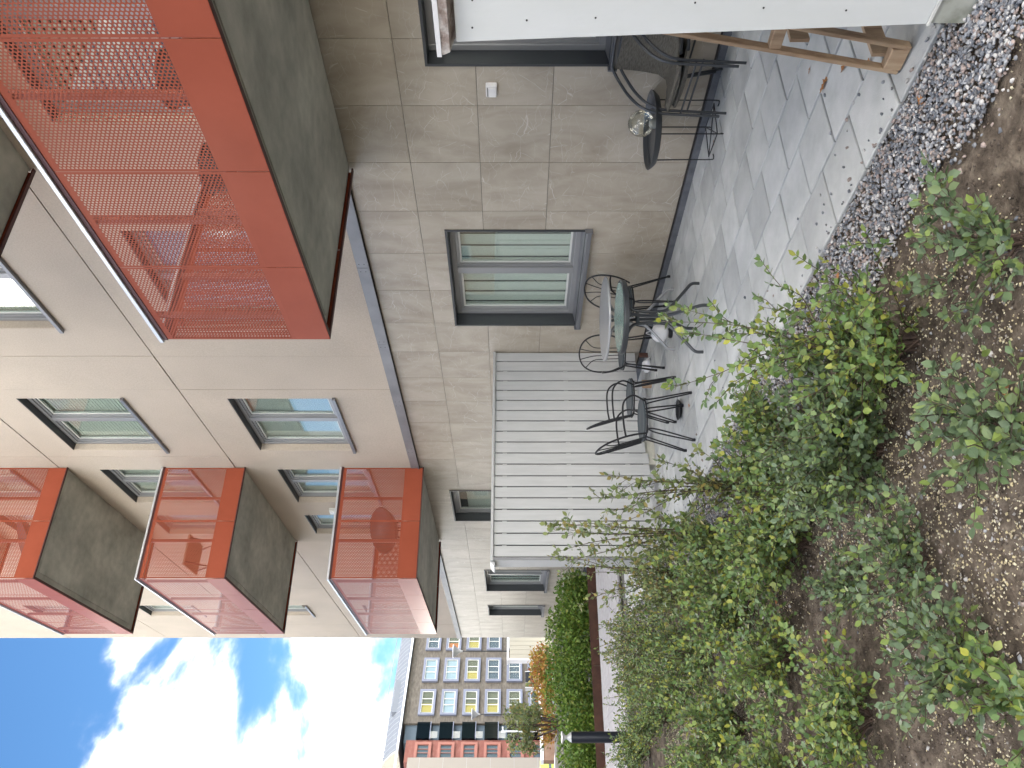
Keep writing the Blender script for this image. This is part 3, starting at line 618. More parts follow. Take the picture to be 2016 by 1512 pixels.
M['foot'] = MN('stained_foot', [(.16, .17, .13), (.36, .37, .33), (.44, .45, .42)], scale=6, detail=8)
part('foot_board', MB().box(-.185, .55, 2.604, 2.63, -.05, .1245), M['foot'], s2)
part('post', MB().box(-.18, -.09, 2.632, 2.68, -.03, 1.86), M['board'], s2)
sc_ = MB()
for (xx, zz) in ((-.2, 1.80), (-.09, 1.795), (-.16, 1.35), (-.12, .75), (-.1, 1.0), (-.13, .45), (-.07, .3), (-.17, 1.6)):
    n0 = len(sc_.v); sc_.lathe([(.004, .0), (.0035, .002)], 8); sc_.v[n0:] = [(xx + p[0], 2.5995 - p[2], zz + p[1]) for p in sc_.v[n0:]]
part('screw_heads', sc_, M['black'], s2, kind='stuff')

# wooden frame leaning beside it
wf = thing('wooden_frame', 'raw pine frame standing on the paving against the white partition', 'frame', (-2.25, 2.86, 0))
def beam(name, a, b, w_, d_, parent, m=M['wood']):
    a, b = Vector(a), Vector(b); t = (b - a).normalized(); u = Vector((0, 1, 0)); v = t.cross(u).normalized(); u = v.cross(t)
    P = []
    for c in (a, b): P += [c + v * sx * w_ / 2 + u * sy * d_ / 2 for sx, sy in ((-1, -1), (1, -1), (1, 1), (-1, 1))]
    return Bev(part(name, MB().hexa(P), m, parent), .003, 1)
beam('rail', (0, .0, .012), (.235, 0, 1.25), .018, .042, wf); beam('rail', (.125, -.01, .012), (.36, -.01, 1.25), .018, .042, wf)
beam('cross_block', (.013, -.0, .045), (.117, -.0, .045), .075, .045, wf); beam('cross_block', (.118, 0, .57), (.215, 0, .57), .05, .04, wf)
beam('rail', (.0, .72, .012), (.235, .72, 1.25), .018, .042, wf); beam('rail', (.125, .72, .012), (.36, .72, 1.25), .018, .042, wf)
for zz in (.08, .45, .8, 1.15): part('slat', MB().box(zz * .19 + .014, zz * .19 + .03, .05, .67, zz - .04, zz + .04), M['wood'], wf)

# ------------------------------------------------------------------ furniture
def arc(pts, n=6):   # Catmull-Rom through points
    P = [Vector(p) for p in pts]; P = [P[0] * 2 - P[1]] + P + [P[-1] * 2 - P[-2]]; out = []
    for i_ in range(1, len(P) - 2):
        for k in range(n):
            t = k / n; a, b, c, d = P[i_ - 1:i_ + 3]
            out.append(.5 * ((2 * b) + (c - a) * t + (2 * a - 5 * b + 4 * c - d) * t * t + (3 * b - 3 * c + d - a) * t ** 3))
    return out + [P[-2]]
def bistro_chair(label, x, y, rz):
    t = thing('bistro_chair', label, 'chair', (x, y, 0), rz, 'black bistro chairs round the tables')
    st = MB().lathe([(.0005, .452), (.10, .449), (.17, .446), (.198, .452), (.205, .446), (.2, .436), (.17, .43), (.0005, .43)], 28, cap=False); part('seat', st, M['slate'], t, True)
    ring = MB().tube([(.2 * math.cos(a), .2 * math.sin(a), .425) for a in np.linspace(0, 2 * math.pi, 25)[:-1]], .008, 8, closed=True); part('seat_ring', ring, M['black'], t, True)
    for sx, sy in ((1, 1), (1, -1), (-1, 1), (-1, -1)):
        a, f_ = (.13 * sx, .14 * sy), (.20 * sx if sx > 0 else -.25, .19 * sy)
        lg = MB()
        for dd in (-.017, .017):
            top = (a[0] + dd * sy * 2.2 * -sx, a[1] + dd * 2.2 * sx * sy * 0 + dd, .425)
            lg.tube(arc([top, (a[0] + (f_[0] - a[0]) * .12 + dd * .9, a[1] + (f_[1] - a[1]) * .12, .37), (f_[0] + dd * .55, f_[1] + dd * .3, .02)], 5), .0075, 7)
        l_ = part('leg', lg, M['black'], t, True); part('foot_cap', MB().lathe([(.013, 0), (.015, .004), (.0145, .03), (.010, .034)], 10, (f_[0], f_[1], 0)), M['black'], l_, True)
    # hooped back
    def bp(u_, v_): return (-.17 - .13 * v_ - .02 * (1 - (u_) ** 2), u_ * .205, .43 + .45 * v_)
    hoop = [bp(-.78, 0), bp(-1, .25), bp(-1.04, .5), bp(-.92, .75), bp(-.58, .94), bp(0, 1.01), bp(.58, .94), bp(.92, .75), bp(1.04, .5), bp(1, .25), bp(.78, 0)]
    part('back_hoop', MB().tube(arc(hoop, 5), .009, 8), M['black'], t, True)
    for k, u_ in enumerate((-.5, -.17, .17, .5)):
        e_ = ((.77 if abs(u_) > .3 else .29) * (1 if u_ > 0 else -1), .855 if abs(u_) > .3 else .985)
        part('back_rod', MB().tube(arc([bp(u_ * .6, 0), bp(u_ * .62, .35), bp(u_ * .75, .66), bp(*e_)], 5), .0052, 6), M['black'], t, True)
    for sy in (1, -1):
        part('arm', MB().tube(arc([bp(sy * 1.03, .42)[:2] + (.63,), (-.12, .225 * sy, .645), (.04, .235 * sy, .65), (.12, .235 * sy, .62), (.165, .22 * sy, .54), (.13, .17 * sy, .435)], 5), .009, 8), M['black'], t, True)
    return t
# facing = +x local
fa = math.atan2(-.5, -.1)
bistro_chair('black bistro chair under the window, right of the two round tables', -6.72, 4.86, math.atan2(-F.y * .75 - RT.y * .66, -F.x * .75 - RT.x * .66))
bistro_chair('black bistro chair left of the round tables, its back to the slatted screen', -7.45, 4.75, math.atan2(-F.y * .93 - RT.y * .1 + 0, -F.x * .93 + .25))
bistro_chair('black bistro chair behind the front one, seen from its side near the screen', -7.16, 4.0, math.atan2(RT.y, RT.x) + .06)
bistro_chair('frontmost black bistro chair, nearest the planting bed', -6.59, 3.45, math.atan2(RT.y, RT.x) + .34)

def round_table(label, x, y, rad, rz, topm, legm, rim, spread, htop=.72):
    t = thing('round_table', label, 'table', (x, y, 0), rz)
    top = MB().lathe([(.0005, htop), (rad - .012, htop), (rad, htop - .004), (rad + .002, htop - .012), (rad - .003, htop - rim), (rad - .02, htop - rim), (rad - .022, htop - .02), (.0005, htop - .02)], 48, cap=False)
    tp = part('tabletop', top, legm, t, True)
    part('top_panel', MB().lathe([(.0005, .0025), (rad - .022, .0025), (rad - .024, .0005)], 48, (0, 0, htop), cap=False), topm, tp, True)
    for k in range(4):
        a = math.pi / 4 + k * math.pi / 2; c, s_ = math.cos(a), math.sin(a)
        pl = [(.24 * c, .24 * s_, htop - .03), (.09 * c, .09 * s_, htop - .1), (.055 * c, .055 * s_, htop - .2), (.055 * c, .055 * s_, .34), (.10 * c, .10 * s_, .26), (spread * .8 * c, spread * .8 * s_, .13), (spread * c, spread * s_, .07), (spread * c * 1.02, spread * s_ * 1.02, .0)]
        part('leg', MB().tube(arc(pl, 5), .0145, 8), legm, t, True)
    for zz in (.36, .55): part('brace', MB().box(-.045, .045, -.045, .045, zz, zz + .022), M['slate'], t)
    return t
round_table('grey round metal table standing behind the smaller green glass one', -6.67, 4.65, .43, .35, M['tabletop'], M['tabletop'], .022, .30)
round_table('smaller round table with green frosted glass top and dark rim, nearest', -5.71, 4.0, .325, .5, M['tableglass'], M['tube'], .045, .31)

st = thing('side_table', 'low black wire side table with round tray top by the wall', 'side table', (-4.51, 5.0, 0))
part('tray', MB().lathe([(.0005, .508), (.27, .508), (.300, .535), (.306, .548), (.312, .546), (.305, .53), (.275, .498), (.0005, .498)], 40, cap=False), M['tube'], st, True)
hw = .23
for k in range(4):
    a = k * math.pi / 2 + .62; px_, py_ = hw * math.cos(a), hw * math.sin(a)
    part('leg', MB().tube(arc([(px_ * 1.02, py_ * 1.02, .50), (px_, py_, .25), (px_, py_, .03), (px_ * .93, py_ * .93, .005), (px_ * .8, py_ * .8, .012)], 4), .0048, 6), M['black'], st, True)
ringp = [(hw * .9 * math.cos(k * math.pi / 2 + .62), hw * .9 * math.sin(k * math.pi / 2 + .62), .045) for k in range(4)]
part('base_wire', MB().tube(ringp, .0045, 6, closed=True), M['black'], st, True)
part('cross_wire', MB().tube([ringp[0], ringp[2]], .0045, 6).tube([ringp[1], ringp[3]], .0045, 6), M['black'], st, True)
part('top_ring', MB().tube([(.235 * math.cos(a), .235 * math.sin(a), .492) for a in np.linspace(0, 2 * math.pi, 25)[:-1]], .0048, 6, closed=True), M['black'], st, True)
M['bulb'] = glass_mat('clear_glass', (.93, .93, .87), .95, .07, .02, .7)
gl = thing('glass_ball', 'clear glass ball lamp resting on the black tray side table', 'glass ball', (-4.44, 5.0, .508))
part('globe', MB().lathe([(.045, .0)] + [(.105 * math.sin(a), .115 - .105 * math.cos(a)) for a in np.linspace(.45, math.pi - .02, 18)], 32, cap=False), M['bulb'], gl, True)
part('base_cap', MB().lathe([(.04, 0), (.042, .01), (.036, .035), (.02, .05)], 20), M['frost'], gl, True)

def steel_chair(label, x, y, z, rz):
    t = thing('steel_armchair', label, 'chair', (x, y, z), rz, 'stacked steel armchairs')
    for sx in (1, -1):
        pth = arc([(.20 * sx, -.27, .825), (.262 * sx, -.25, .80), (.285 * sx, -.14, .755), (.29 * sx, .02, .69), (.288 * sx, .16, .60), (.285 * sx, .235, .48), (.285 * sx, .26, .25), (.285 * sx, .28, 0.004)], 7)
        part('arm_leg', MB().tube(pth, .0125, 10), M['tube'], t, True)
        part('leg', MB().tube(arc([(.265 * sx, .10, .40), (.268 * sx, -.12, .37), (.27 * sx, -.2, .25), (.27 * sx, -.27, .004)], 6), .0125, 10), M['tube'], t, True)
    part('top_rail', MB().tube(arc([(-.20, -.27, .825), (0, -.30, .83), (.20, -.27, .825)], 6), .0125, 10), M['tube'], t, True)
    part('stretcher', MB().tube([(-.283, .235, .30), (.283, .235, .30)], .008, 8), M['tube'], t, True)
    part('stretcher', MB().tube([(-.268, -.16, .31), (.268, -.16, .31)], .008, 8), M['tube'], t, True)
    prof = [(-.285, .80), (-.27, .68), (-.245, .56), (-.21, .46), (-.14, .405), (0, .40), (.14, .425), (.215, .43), (.235, .405)]
    sg = MB(); n = len(prof); nn = 9
    vs_ = []
    for off in (0, -.010):
        for (yy_, zz_) in prof:
            for k in range(nn):
                u_ = -1 + 2 * k / (nn - 1); vs_.append((u_ * .245, yy_, zz_ + off - .018 * (1 - u_ * u_)))
    fs = []
    for L0, fl in ((0, False), (n * nn, True)):
        for i_ in range(n - 1):
            for k in range(nn - 1):
                q_ = (L0 + i_ * nn + k, L0 + i_ * nn + k + 1, L0 + (i_ + 1) * nn + k + 1, L0 + (i_ + 1) * nn + k); fs.append(q_[::-1] if fl else q_)
    for i_ in range(n - 1):
        for k in (0, nn - 1): fs.append((i_ * nn + k, (i_ + 1) * nn + k, n * nn + (i_ + 1) * nn + k, n * nn + i_ * nn + k))
    for i_ in (0, n - 1):
        for k in range(nn - 1): fs.append((i_ * nn + k, i_ * nn + k + 1, n * nn + i_ * nn + k + 1, n * nn + i_ * nn + k))
    sg.add(vs_, fs); part('woven_seat', sg, M['weave'], t, True)
    part('seat_edge', MB().tube([(-.25, .237, .405), (.25, .237, .405)], .011, 8), M['weave'], t, True)
    return t
steel_chair('lower of the two stacked grey steel armchairs with woven seats by the wall', -3.925, 5.03, 0, math.pi - .21).scale = (.98, .73, 1.0)
steel_chair('upper of the two stacked grey steel armchairs, nested on top of the other', -3.93, 5.00, .055, math.pi - .21).scale = (.98, .73, 1.0)

# small things on the paving
ln = thing('paper_lantern', 'white ribbed paper lantern lying on the paving beside the table legs', 'lantern', (-6.85, 4.60, 0))
prof = [(.02, .03)]
for k in range(0, 33):
    a = .25 + (math.pi - .45) * k / 32; prof.append((.095 * math.sin(a) + (.0035 if k % 2 else 0), .125 - .09 * math.cos(a)))
part('shade', MB().lathe(prof, 32, cap=False), M['paper'], ln, True); part('base', MB().lathe([(.05, 0), (.055, .01), (.05, .035), (.02, .04)], 20), M['black'], ln, True)
part('handle', MB().tube(arc([(-.05, 0, .19), (0, 0, .27), (.05, 0, .19)], 6), .003, 6), M['plastic'], ln, True)
dsh = thing('plant_saucer', 'small black saucer on the paving under the front bistro chair', 'saucer', (-6.86, 3.70, 0))
part('bowl', MB().lathe([(.05, 0), (.085, .012), (.105, .03), (.100, .032), (.08, .018), (.0005, .012)], 28, cap=False), M['black'], dsh, True)
br = thing('brown_brick', 'reddish brown brick standing at the foot of the slatted screen', 'brick', (-8.20, 5.18, 0), .2); Bev(part('brick_body', MB().box(-.015, .015, -.03, .03, 0, .11), MN('brown_brick', [(.08, .04, .03), (.13, .065, .05)], scale=20), br), .006, 2)
wb = thing('white_bag', 'crumpled white bag on the paving below the screen', 'bag', (-8.12, 4.98, 0), .3)
bm_ = MB(); bm_.lathe([(.06, 0), (.08, .02), (.07, .05), (.045, .075), (.05, .09)], 14); bm_.v = [(p[0] * 1.4 + random.uniform(-.012, .012), p[1] * .8 + random.uniform(-.012, .012), max(0, p[2] + random.uniform(-.01, .01))) for p in bm_.v]
part('sack', bm_, M['paper'], wb, True)
wbk = thing('wood_block', 'small orange brown wood block at the foot of the screen', 'block', (-8.18, 4.76, 0), .5); Bev(part('block_body', MB().box(-.03, .03, -.05, .05, 0, .11), M['wood'], wbk), .005, 2)

# fallen leaves
def oak_leaf():
    pts = [(0, -.5), (.06, -.4), (.2, -.34), (.12, -.22), (.3, -.1), (.16, .02), (.33, .16), (.15, .22), (.22, .36), (.06, .38), (0, .5)]
    pts = pts + [(-x, y) for x, y in pts[::-1][1:-1]]
    V = [(0, 0, .02)] + [(x, y, .09 * abs(x) * 2 + random.uniform(-.03, .06)) for x, y in pts]; n = len(pts)
    return MB().add(V, [(0, 1 + k, 1 + (k + 1) % n) for k in range(n)]).mesh('oak_leaf', M['lf_dry'])
OAK = [oak_leaf() for _ in range(3)]
leafspots = [(-2.83, 3.48, 'beside a paver joint in the middle of the near paving', .10), (-2.62, 3.35, 'near the foot of the wooden frame', .07), (-2.42, 3.12, 'just left of the wooden frame', .06), (-2.93, 3.72, 'small one, far from the gravel', .04), (-4.62, 4.98, 'under the low side table', .05),
             (-3.2, 2.5, 'on the gravel near the bare twigs', .06), (-2.2, 2.62, 'on the gravel near the white partition', .06), (-3.35, 1.62, 'in the shade of the big shrub', .10), (-3.45, 1.45, 'on soil behind the middle shrub', .09), (-3.9, 1.05, 'on soil between two shrubs', .11), (-4.3, .95, 'leaning on a stem in the bed', .10), (-2.3, 1.32, 'at the root of the near shrub', .09), (-5.0, 1.35, 'on dark soil farther back', .10), (-3.0, 1.9, 'beside the near gravel edge', .07), (-6.5, 3.55, 'next to the black saucer', .06)]
for x, y, d, s_ in leafspots:
    o = obj('fallen_leaf', random.choice(OAK), None, (x, y, (.004 if y > 2.74 else float(soil_h(x, y)) + .025)), random.uniform(0, 6), label='brown fallen oak leaf ' + d, category='leaf', group='fallen oak leaves')
    o.scale = (s_, s_, s_); o.rotation_euler = (random.uniform(-.25, .25), random.uniform(-.25, .25), random.uniform(0, 6))

# ------------------------------------------------------------------ shrubs
LEAF_V = np.array([(0, 0, 0), (.29, .26, .06), (.34, .60, .05), (0, 1, -.05), (-.34, .60, .05), (-.29, .26, .06), (0, .45, -.02)]); LEAF_F = np.array([(0, 1, 6), (1, 2, 6), (2, 3, 6), (3, 4, 6), (4, 5, 6), (5, 0, 6)])
SM_V = np.array([(0, 0, 0), (.3, .45, .05), (0, 1, 0), (-.3, .45, .05)]); SM_F = np.array([(0, 1, 2), (0, 2, 3)])
LEAFMESH = {}
for k_ in ('lf_blue', 'lf_green', 'lf_olive'):
    LEAFMESH[k_] = MB().add(LEAF_V.tolist(), LEAF_F.tolist()).mesh('leaf', M[k_])
def frames(dirs, up):
    y = dirs / np.linalg.norm(dirs, axis=1, keepdims=True); x = np.cross(y, up); x /= np.linalg.norm(x, axis=1, keepdims=True) + 1e-9; z = np.cross(x, y)
    return np.stack([x, y, z], 2)
def shrub(label, x, y, h, rad, nb, lsize, tone, dens=1.0, single=0, seed=0, lean=(0, 0), bare=.25, twig=1.0, wild=0):
    rs = np.random.default_rng(seed + 100)
    z0 = float(soil_h(np.array([x]), np.array([min(y, 2.6)]))[0]) if x > -12.3 else -.06
    t = thing('shrub', label, 'shrub', (x, y, z0 - .01), group='leafy shrubs in the planting bed')
    stem = MB(); LP, LD = [], []
    def leaves(P, tip, d, n, s0):
        seg = tip - P
        for q_ in range(n):
            f = s0 + (1 - s0) * (q_ + .7) / n; c = P + seg * f; ax = seg / (np.linalg.norm(seg) + 1e-9)
            side = np.cross(ax, rs.normal(0, 1, 3)); side /= np.linalg.norm(side) + 1e-9
            for sg in (1, -1):
                LP.append(c); LD.append(ax * .55 + side * sg + np.array([0, 0, .15]) + rs.normal(0, .25, 3))
        LP.append(tip); LD.append(ax)
    for b_ in range(nb):
        a = rs.uniform(0, 2 * math.pi); out = rad * math.sqrt(rs.uniform(.05, 1)); hh = h * rs.uniform(.55, 1.0) * (1 - .35 * (out / rad) ** 2)
        if wild and b_ < wild: hh = h * rs.uniform(1.1, 1.4); out *= .8
        tip = np.array([math.cos(a) * out + lean[0] * hh, math.sin(a) * out + lean[1] * hh, hh]); mid = tip * np.array([.35, .35, .55]) + rs.normal(0, .03, 3)
        pts = [np.array([rs.normal(0, .03), rs.normal(0, .03), -.03]), mid * .5, mid, (mid + tip) / 2 + rs.normal(0, .02, 3), tip]
        pts = [np.array(p) for p in arc(pts, 3)]
        k = len(pts); r0 = .0055 * twig * (h / .7) ** .5; stem.tube(pts, r0, 4, radii=[r0 * (1 - .8 * i_ / (k - 1)) for i_ in range(k)])
        for i_ in range(int(k * bare), k - 1):
            f = i_ / k
            step = pts[i_ + 1] - pts[i_]; n_ = max(1, int(np.linalg.norm(step) / (lsize * .8) * dens)); leaves(pts[i_], pts[i_ + 1], None, n_, 0)
            if rs.random() < .8 * dens:
                ax = step / (np.linalg.norm(step) + 1e-9); sd = np.cross(ax, rs.normal(0, 1, 3)); sd /= np.linalg.norm(sd); ln_ = rad * rs.uniform(.22, .55) * (1 - .4 * f)
                tp = pts[i_] + (ax * .6 + sd + np.array([0, 0, .25])) * ln_ * .7; stem.tube([pts[i_], (pts[i_] + tp) / 2 + rs.normal(0, .008, 3), tp], .0018 * twig, 3)
                leaves(pts[i_], tp, None, max(2, int(ln_ / (lsize * .75) * dens)), .2)
    part('stems', stem, M['bark'], t, True)
    P, D = np.array(LP), np.array(LD); keep = P[:, 2] > .04; P, D = P[keep], D[keep]; n = len(P)
    up = np.array([0, 0, 1.0]) + rs.normal(0, .45, (n, 3)); Rm = frames(D, up); S = lsize * rs.uniform(.6, 1.15, n)
    idx = np.arange(n)
    if single:
        dcam = np.linalg.norm(P + np.array([x, y, z0]) - np.array([0, 0, 1.65]), axis=1); order = np.argsort(dcam - S * 3); big = order[:single]; idx = order[single:]
        lm_ = LEAFMESH[tone]
        for q_ in big:
            o = obj('leaf', lm_, t); m4 = Matrix([list(Rm[q_][0] * S[q_]) + [P[q_][0]], list(Rm[q_][1] * S[q_]) + [P[q_][1]], list(Rm[q_][2] * S[q_]) + [P[q_][2]], [0, 0, 0, 1]]); o.matrix_local = m4
    Ss = np.repeat(S[idx][:, None], 3, 1)
    far = math.hypot(x, y) > 6.5
    V, Fc = scatter(SM_V if far else LEAF_V, SM_F if far else LEAF_F, P[idx], Ss, Rm[idx])
    obj('foliage', np_mesh('foliage', V, Fc, M[tone], not far), t, kind='stuff')
    return t
SH = [  # label, x, y, h, rad, branches, leaf, tone, density, single leaves
    ('low blue green shrub nearest the white partition, its stems fanning from the soil', -2.03, 1.72, .38, .36, 14, .040, 'lf_blue', .5, 110),
    ('tall shrub with bare twigs reaching over the paving, nearest the gravel', -2.80, 1.82, .74, .50, 28, .037, 'lf_green', .9, 0),
    ('dense small leaved shrub behind the tall twiggy one', -3.25, 1.58, .56, .54, 40, .034, 'lf_blue', 1.0, 0),
    ('low shrub with large blue green leaves at the bottom middle of the bed', -2.32, 1.16, .36, .38, 18, .042, 'lf_blue', .5, 110),
    ('low spreading shrub on pale grit in the middle of the bed', -3.15, 1.00, .34, .36, 20, .036, 'lf_blue', .6, 60),
    ('shrub with arching red brown stems on open soil', -2.98, .56, .36, .34, 18, .038, 'lf_blue', .5, 60),
    ('shrub with large pale leaves cut by the near edge of the view', -2.62, .36, .34, .32, 11, .042, 'lf_green', .5, 60),
    ('yellow green shrub left of the open soil', -3.95, .52, .44, .44, 28, .036, 'lf_green', .8, 0),
    ('bushy green shrub right behind the dense small leaved one', -3.85, 1.78, .62, .48, 30, .038, 'lf_green', .85, 0),
    ('yellowish shrub in the middle of the row', -4.35, 1.50, .56, .45, 28, .040, 'lf_green', .85, 0),
    ('tall loose shrub with dry tips before the front bistro chair', -5.05, 2.12, .86, .44, 13, .046, 'lf_olive', .7, 0),
    ('very tall loose shrub standing before the slatted screen', -6.05, 2.16, 1.05, .44, 14, .048, 'lf_olive', .7, 0),
    ('low dark shrub behind the open soil', -4.95, .98, .50, .48, 26, .038, 'lf_green', .8, 0),
    ('rounded green shrub at mid distance', -5.55, 1.45, .66, .5, 28, .040, 'lf_green', .85, 0),
    ('bushy yellow green shrub at the near edge of the view', -5.2, .30, .50, .48, 28, .040, 'lf_green', .85, 0),
    ('dense shrub in the second row, left of the yellow green one', -6.2, .75, .62, .55, 30, .040, 'lf_green', .85, 0),
    ('olive shrub standing before the end of the slatted screen', -7.0, 2.12, .98, .46, 15, .048, 'lf_olive', .75, 0),
    ('dense shrub behind the rounded green one', -6.9, 1.35, .72, .55, 28, .042, 'lf_green', .8, 0),
    ('wide shrub at the left end of the gravel', -8.0, 2.2, .9, .5, 16, .05, 'lf_olive', .75, 0),
    ('low shrub farther back near the view edge', -7.4, .35, .55, .55, 28, .036, 'lf_green', .8, 0),
    ('dark shrub far back in the bed', -8.3, 1.25, .72, .6, 28, .038, 'lf_green', .8, 0),
    ('loose olive shrub near the path', -9.3, 2.05, .85, .6, 26, .042, 'lf_olive', .7, 0),
    ('shrub around the foot of the dark bollard light', -10.7, 1.0, .52, .6, 28, .042, 'lf_green', .8, 0),
    ('far shrub between bollard and path', -10.5, 1.9, .58, .6, 26, .042, 'lf_olive', .75, 0),
    ('shrub left of the bollard light', -9.7, .25, .50, .6, 28, .042, 'lf_green', .8, 0),
    ('broad shrub before the bollard light', -9.2, 1.2, .60, .6, 28, .040, 'lf_green', .8, 0),
    ('full light green shrub leaning over the gravel before the bistro chairs', -4.25, 2.02, .62, .40, 18, .042, 'lf_green', .8, 0),
    ('full leafy shrub filling the row below the tallest loose shrub', -5.65, 1.9, .68, .42, 20, .044, 'lf_green', .8, 0),
    ('leafy shrub at the gravel below the screen end', -6.65, 1.9, .70, .45, 20, .044, 'lf_olive', .8, 0),
    ('bright shrub behind the yellowish one', -4.70, 1.5, .56, .40, 20, .040, 'lf_green', .85, 0),
    ('leafy shrub in the middle of the far bed', -7.7, 1.6, .74, .5, 22, .040, 'lf_green', .8, 0),
    ('small seedling shrub on open soil between the low shrubs', -3.75, 1.05, .26, .26, 14, .032, 'lf_blue', .8, 0),
    ]
for k, a in enumerate(SH):
    shrub(*a[:8], dens=a[8], single=a[9], seed=k * 3 + 1, wild=(5 if k in (1, 10, 11, 16) else 0), bare=.3 if a[3] < .45 else .22, twig=1.2 if k in (0, 3) else 1)

def leafball(name, label, cat, x, y, z, blobs, nleaf, ls, tone, trunk=None, group=None, seed=0):
    rs = np.random.default_rng(seed + 900); t = thing(name, label, cat, (x, y, z), group=group)
    P = []
    tot = sum(b[3] * b[3] * b[4] for b in blobs)
    for (bx, by, bz, br_, bh) in blobs:
        n = int(nleaf * br_ * br_ * bh / tot); u = rs.normal(0, 1, (n, 3)); u /= np.linalg.norm(u, axis=1, keepdims=True); r = rs.random(n)[:, None] ** .45
        q_ = u * r * np.array([br_, br_, bh]); q_ *= 1 + .25 * np.sin(q_[:, :1] * 9 / br_ + bx * 5) * np.sin(q_[:, 2:] * 7 / bh + by); P.append(q_ + np.array([bx, by, bz]))
    P = np.vstack(P); n = len(P); D = rs.normal(0, 1, (n, 3)); Rm = frames(D, rs.normal(0, 1, (n, 3))); S = ls * rs.uniform(.6, 1.3, n)
    V, Fc = scatter(SM_V, SM_F, P, np.repeat(S[:, None], 3, 1), Rm); obj('crown', np_mesh('crown', V, Fc, M[tone]), t, kind='stuff')
    st_ = MB()
    for (a, b, r_) in (trunk or [((0, 0, -.05), (blobs[0][0], blobs[0][1], blobs[0][2]), .03)]):
        a, b = Vector(a), Vector(b); st_.tube([a, a.lerp(b, .5) + Vector((random.uniform(-.05, .05), random.uniform(-.05, .05), 0)), b], r_, 6, radii=[r_, r_ * .7, r_ * .35])
    part('trunk', st_, M['bark'], t, True); return t
# hedge beyond the path
hd = [(-17.0, 4.55, .62, .72, 'next to the building corner window'), (-17.3, 3.75, .85, .95, 'tallest, below the narrow window'), (-17.9, 2.9, .9, .95, 'right of the gap'), (-17.4, 2.35, .6, .62, 'before the autumn bush'), (-17.3, 1.5, .6, .6, 'behind the bollard light'), (-17.2, .75, .55, .58, 'left of the bollard light'), (-18.4, 1.7, .7, .7, 'second row behind the bollard')]
for k, (x, y, r_, h_, d) in enumerate(hd):
    leafball('hedge_shrub', 'dense bright green shrub of the hedge, ' + d, 'shrub', x, y, -.06, [(0, 0, h_ * .5, r_, h_ * .6), (r_ * .4, -.2, h_ * .4, r_ * .7, h_ * .5), (-.2, r_ * .5, h_ * .55, r_ * .6, h_ * .5)], 5200, .075, 'lf_hedge', group='shrubs of the green hedge', seed=k)
stems = [((0, 0, 0), (random.uniform(-.6, .6), random.uniform(-.6, .6), random.uniform(1.2, 1.8)), .025) for _ in range(14)]
leafball('small_tree', 'small many stemmed tree with thin olive crown behind the hedge', 'tree', -26.6, 3.25, -.06, [(b[1][0] + random.uniform(-.2, .2), b[1][1] * 1.15, b[1][2] + random.uniform(-.5, .25), random.uniform(.16, .3), random.uniform(.12, .24)) for b in stems + stems[:8]], 2300, .095, 'lf_olive', stems, seed=33)
leafball('autumn_bush', 'orange and yellow autumn bush beyond the hedge', 'bush', -31.4, 5.6, -.06, [(0, 0, .55, 1.0, .55), (.5, -.9, .4, .7, .4), (-.3, .6, .6, .6, .5)], 3600, .12, 'lf_autumn', seed=41)
leafball('autumn_bush', 'low red brown autumn bush beside the pale steps', 'bush', -33, 4.0, -.06, [(0, 0, .4, .7, .35)], 1500, .12, 'lf_autumn', seed=42)
for k, (x, y, r_, h_, d) in enumerate(((-62, 12.2, 1.3, 1.6, 'right'), (-63, 10.6, 1.3, 1.7, 'middle'), (-64, 8.6, 1.2, 1.5, 'left'))):
    leafball('conifer', 'low olive conifer before the far facade, the %s one' % d, 'conifer', x, y, -1.95, [(0, 0, h_ * .75, r_, h_ * .8)], 2200, .2, 'lf_conifer', group='conifers before the far facade', seed=50 + k)
leafball('street_tree', 'thin pale street tree before the salmon facade', 'tree', -60, -.9, -1.95, [(0, 0, 3.2, 1.3, 1.2), (.5, .8, 2.6, .9, .9)], 1200, .2, 'lf_conifer', [((0, 0, 0), (0, 0, 3), .08), ((0, 0, 1.8), (-.5, 1.6, 3.6), .03)], seed=60)
leafball('street_tree', 'thin pale birch before the grey facade', 'tree', -58, 7.4, -1.95, [(0, 0, 3.0, 1.1, 1.3)], 900, .2, 'lf_conifer', [((0, 0, 0), (0, 0, 3.4), .07)], seed=61)

# ------------------------------------------------------------------ bollard light, lamps
bl = thing('bollard_light', 'dark navy bollard light with frosted top at the edge of the path', 'bollard', (-12.02, 1.30, -.03))
part('body', MB().lathe([(.075, 0), (.075, .865), (.07, .87)], 28), M['navy'], bl, True); part('lens', MB().lathe([(.068, .871), (.025, .93), (.03, .955), (.066, .985)], 28), M['frost'], bl, True); part('top_disc', MB().lathe([(.078, .986), (.08, .99), (.078, 1.005)], 28), M['alu'], bl, True)
def street_lamp(label, x, y, zt, s_=1):
    t = thing('street_lamp', label, 'street lamp', (x, y, -1.95), group='street lamps before the far facade'); H_ = zt + 1.95
    part('pole', MB().tube([(0, 0, 0), (0, 0, H_ - .75)], .06, 8, radii=[.07, .045]), M['black'], t, True)
    part('shade', MB().lathe([(.05, H_ - .75), (.10, H_ - .55), (.42 * s_, H_ - .08), (.5 * s_, H_ - .05), (.46 * s_, H_)], 16), M['alu'], t, True)
street_lamp('street lamp with cone shaped head nearest the beige building corner', -62.03, 12.70, 6.2); street_lamp('street lamp with cone shaped head before the grey brick facade, farther left', -75.2, 10.0, 5.3)
jl = thing('hooked_pole', 'white hooked pole before the dark glazed balconies', 'pole', (-54.2, 6.2, -1.95)); part('pole', MB().tube(arc([(0, 0, 0), (0, 0, 4.0), (0, .02, 4.2), (.1, .25, 4.25)], 6), .05, 8), M['whitecar'], jl, True)

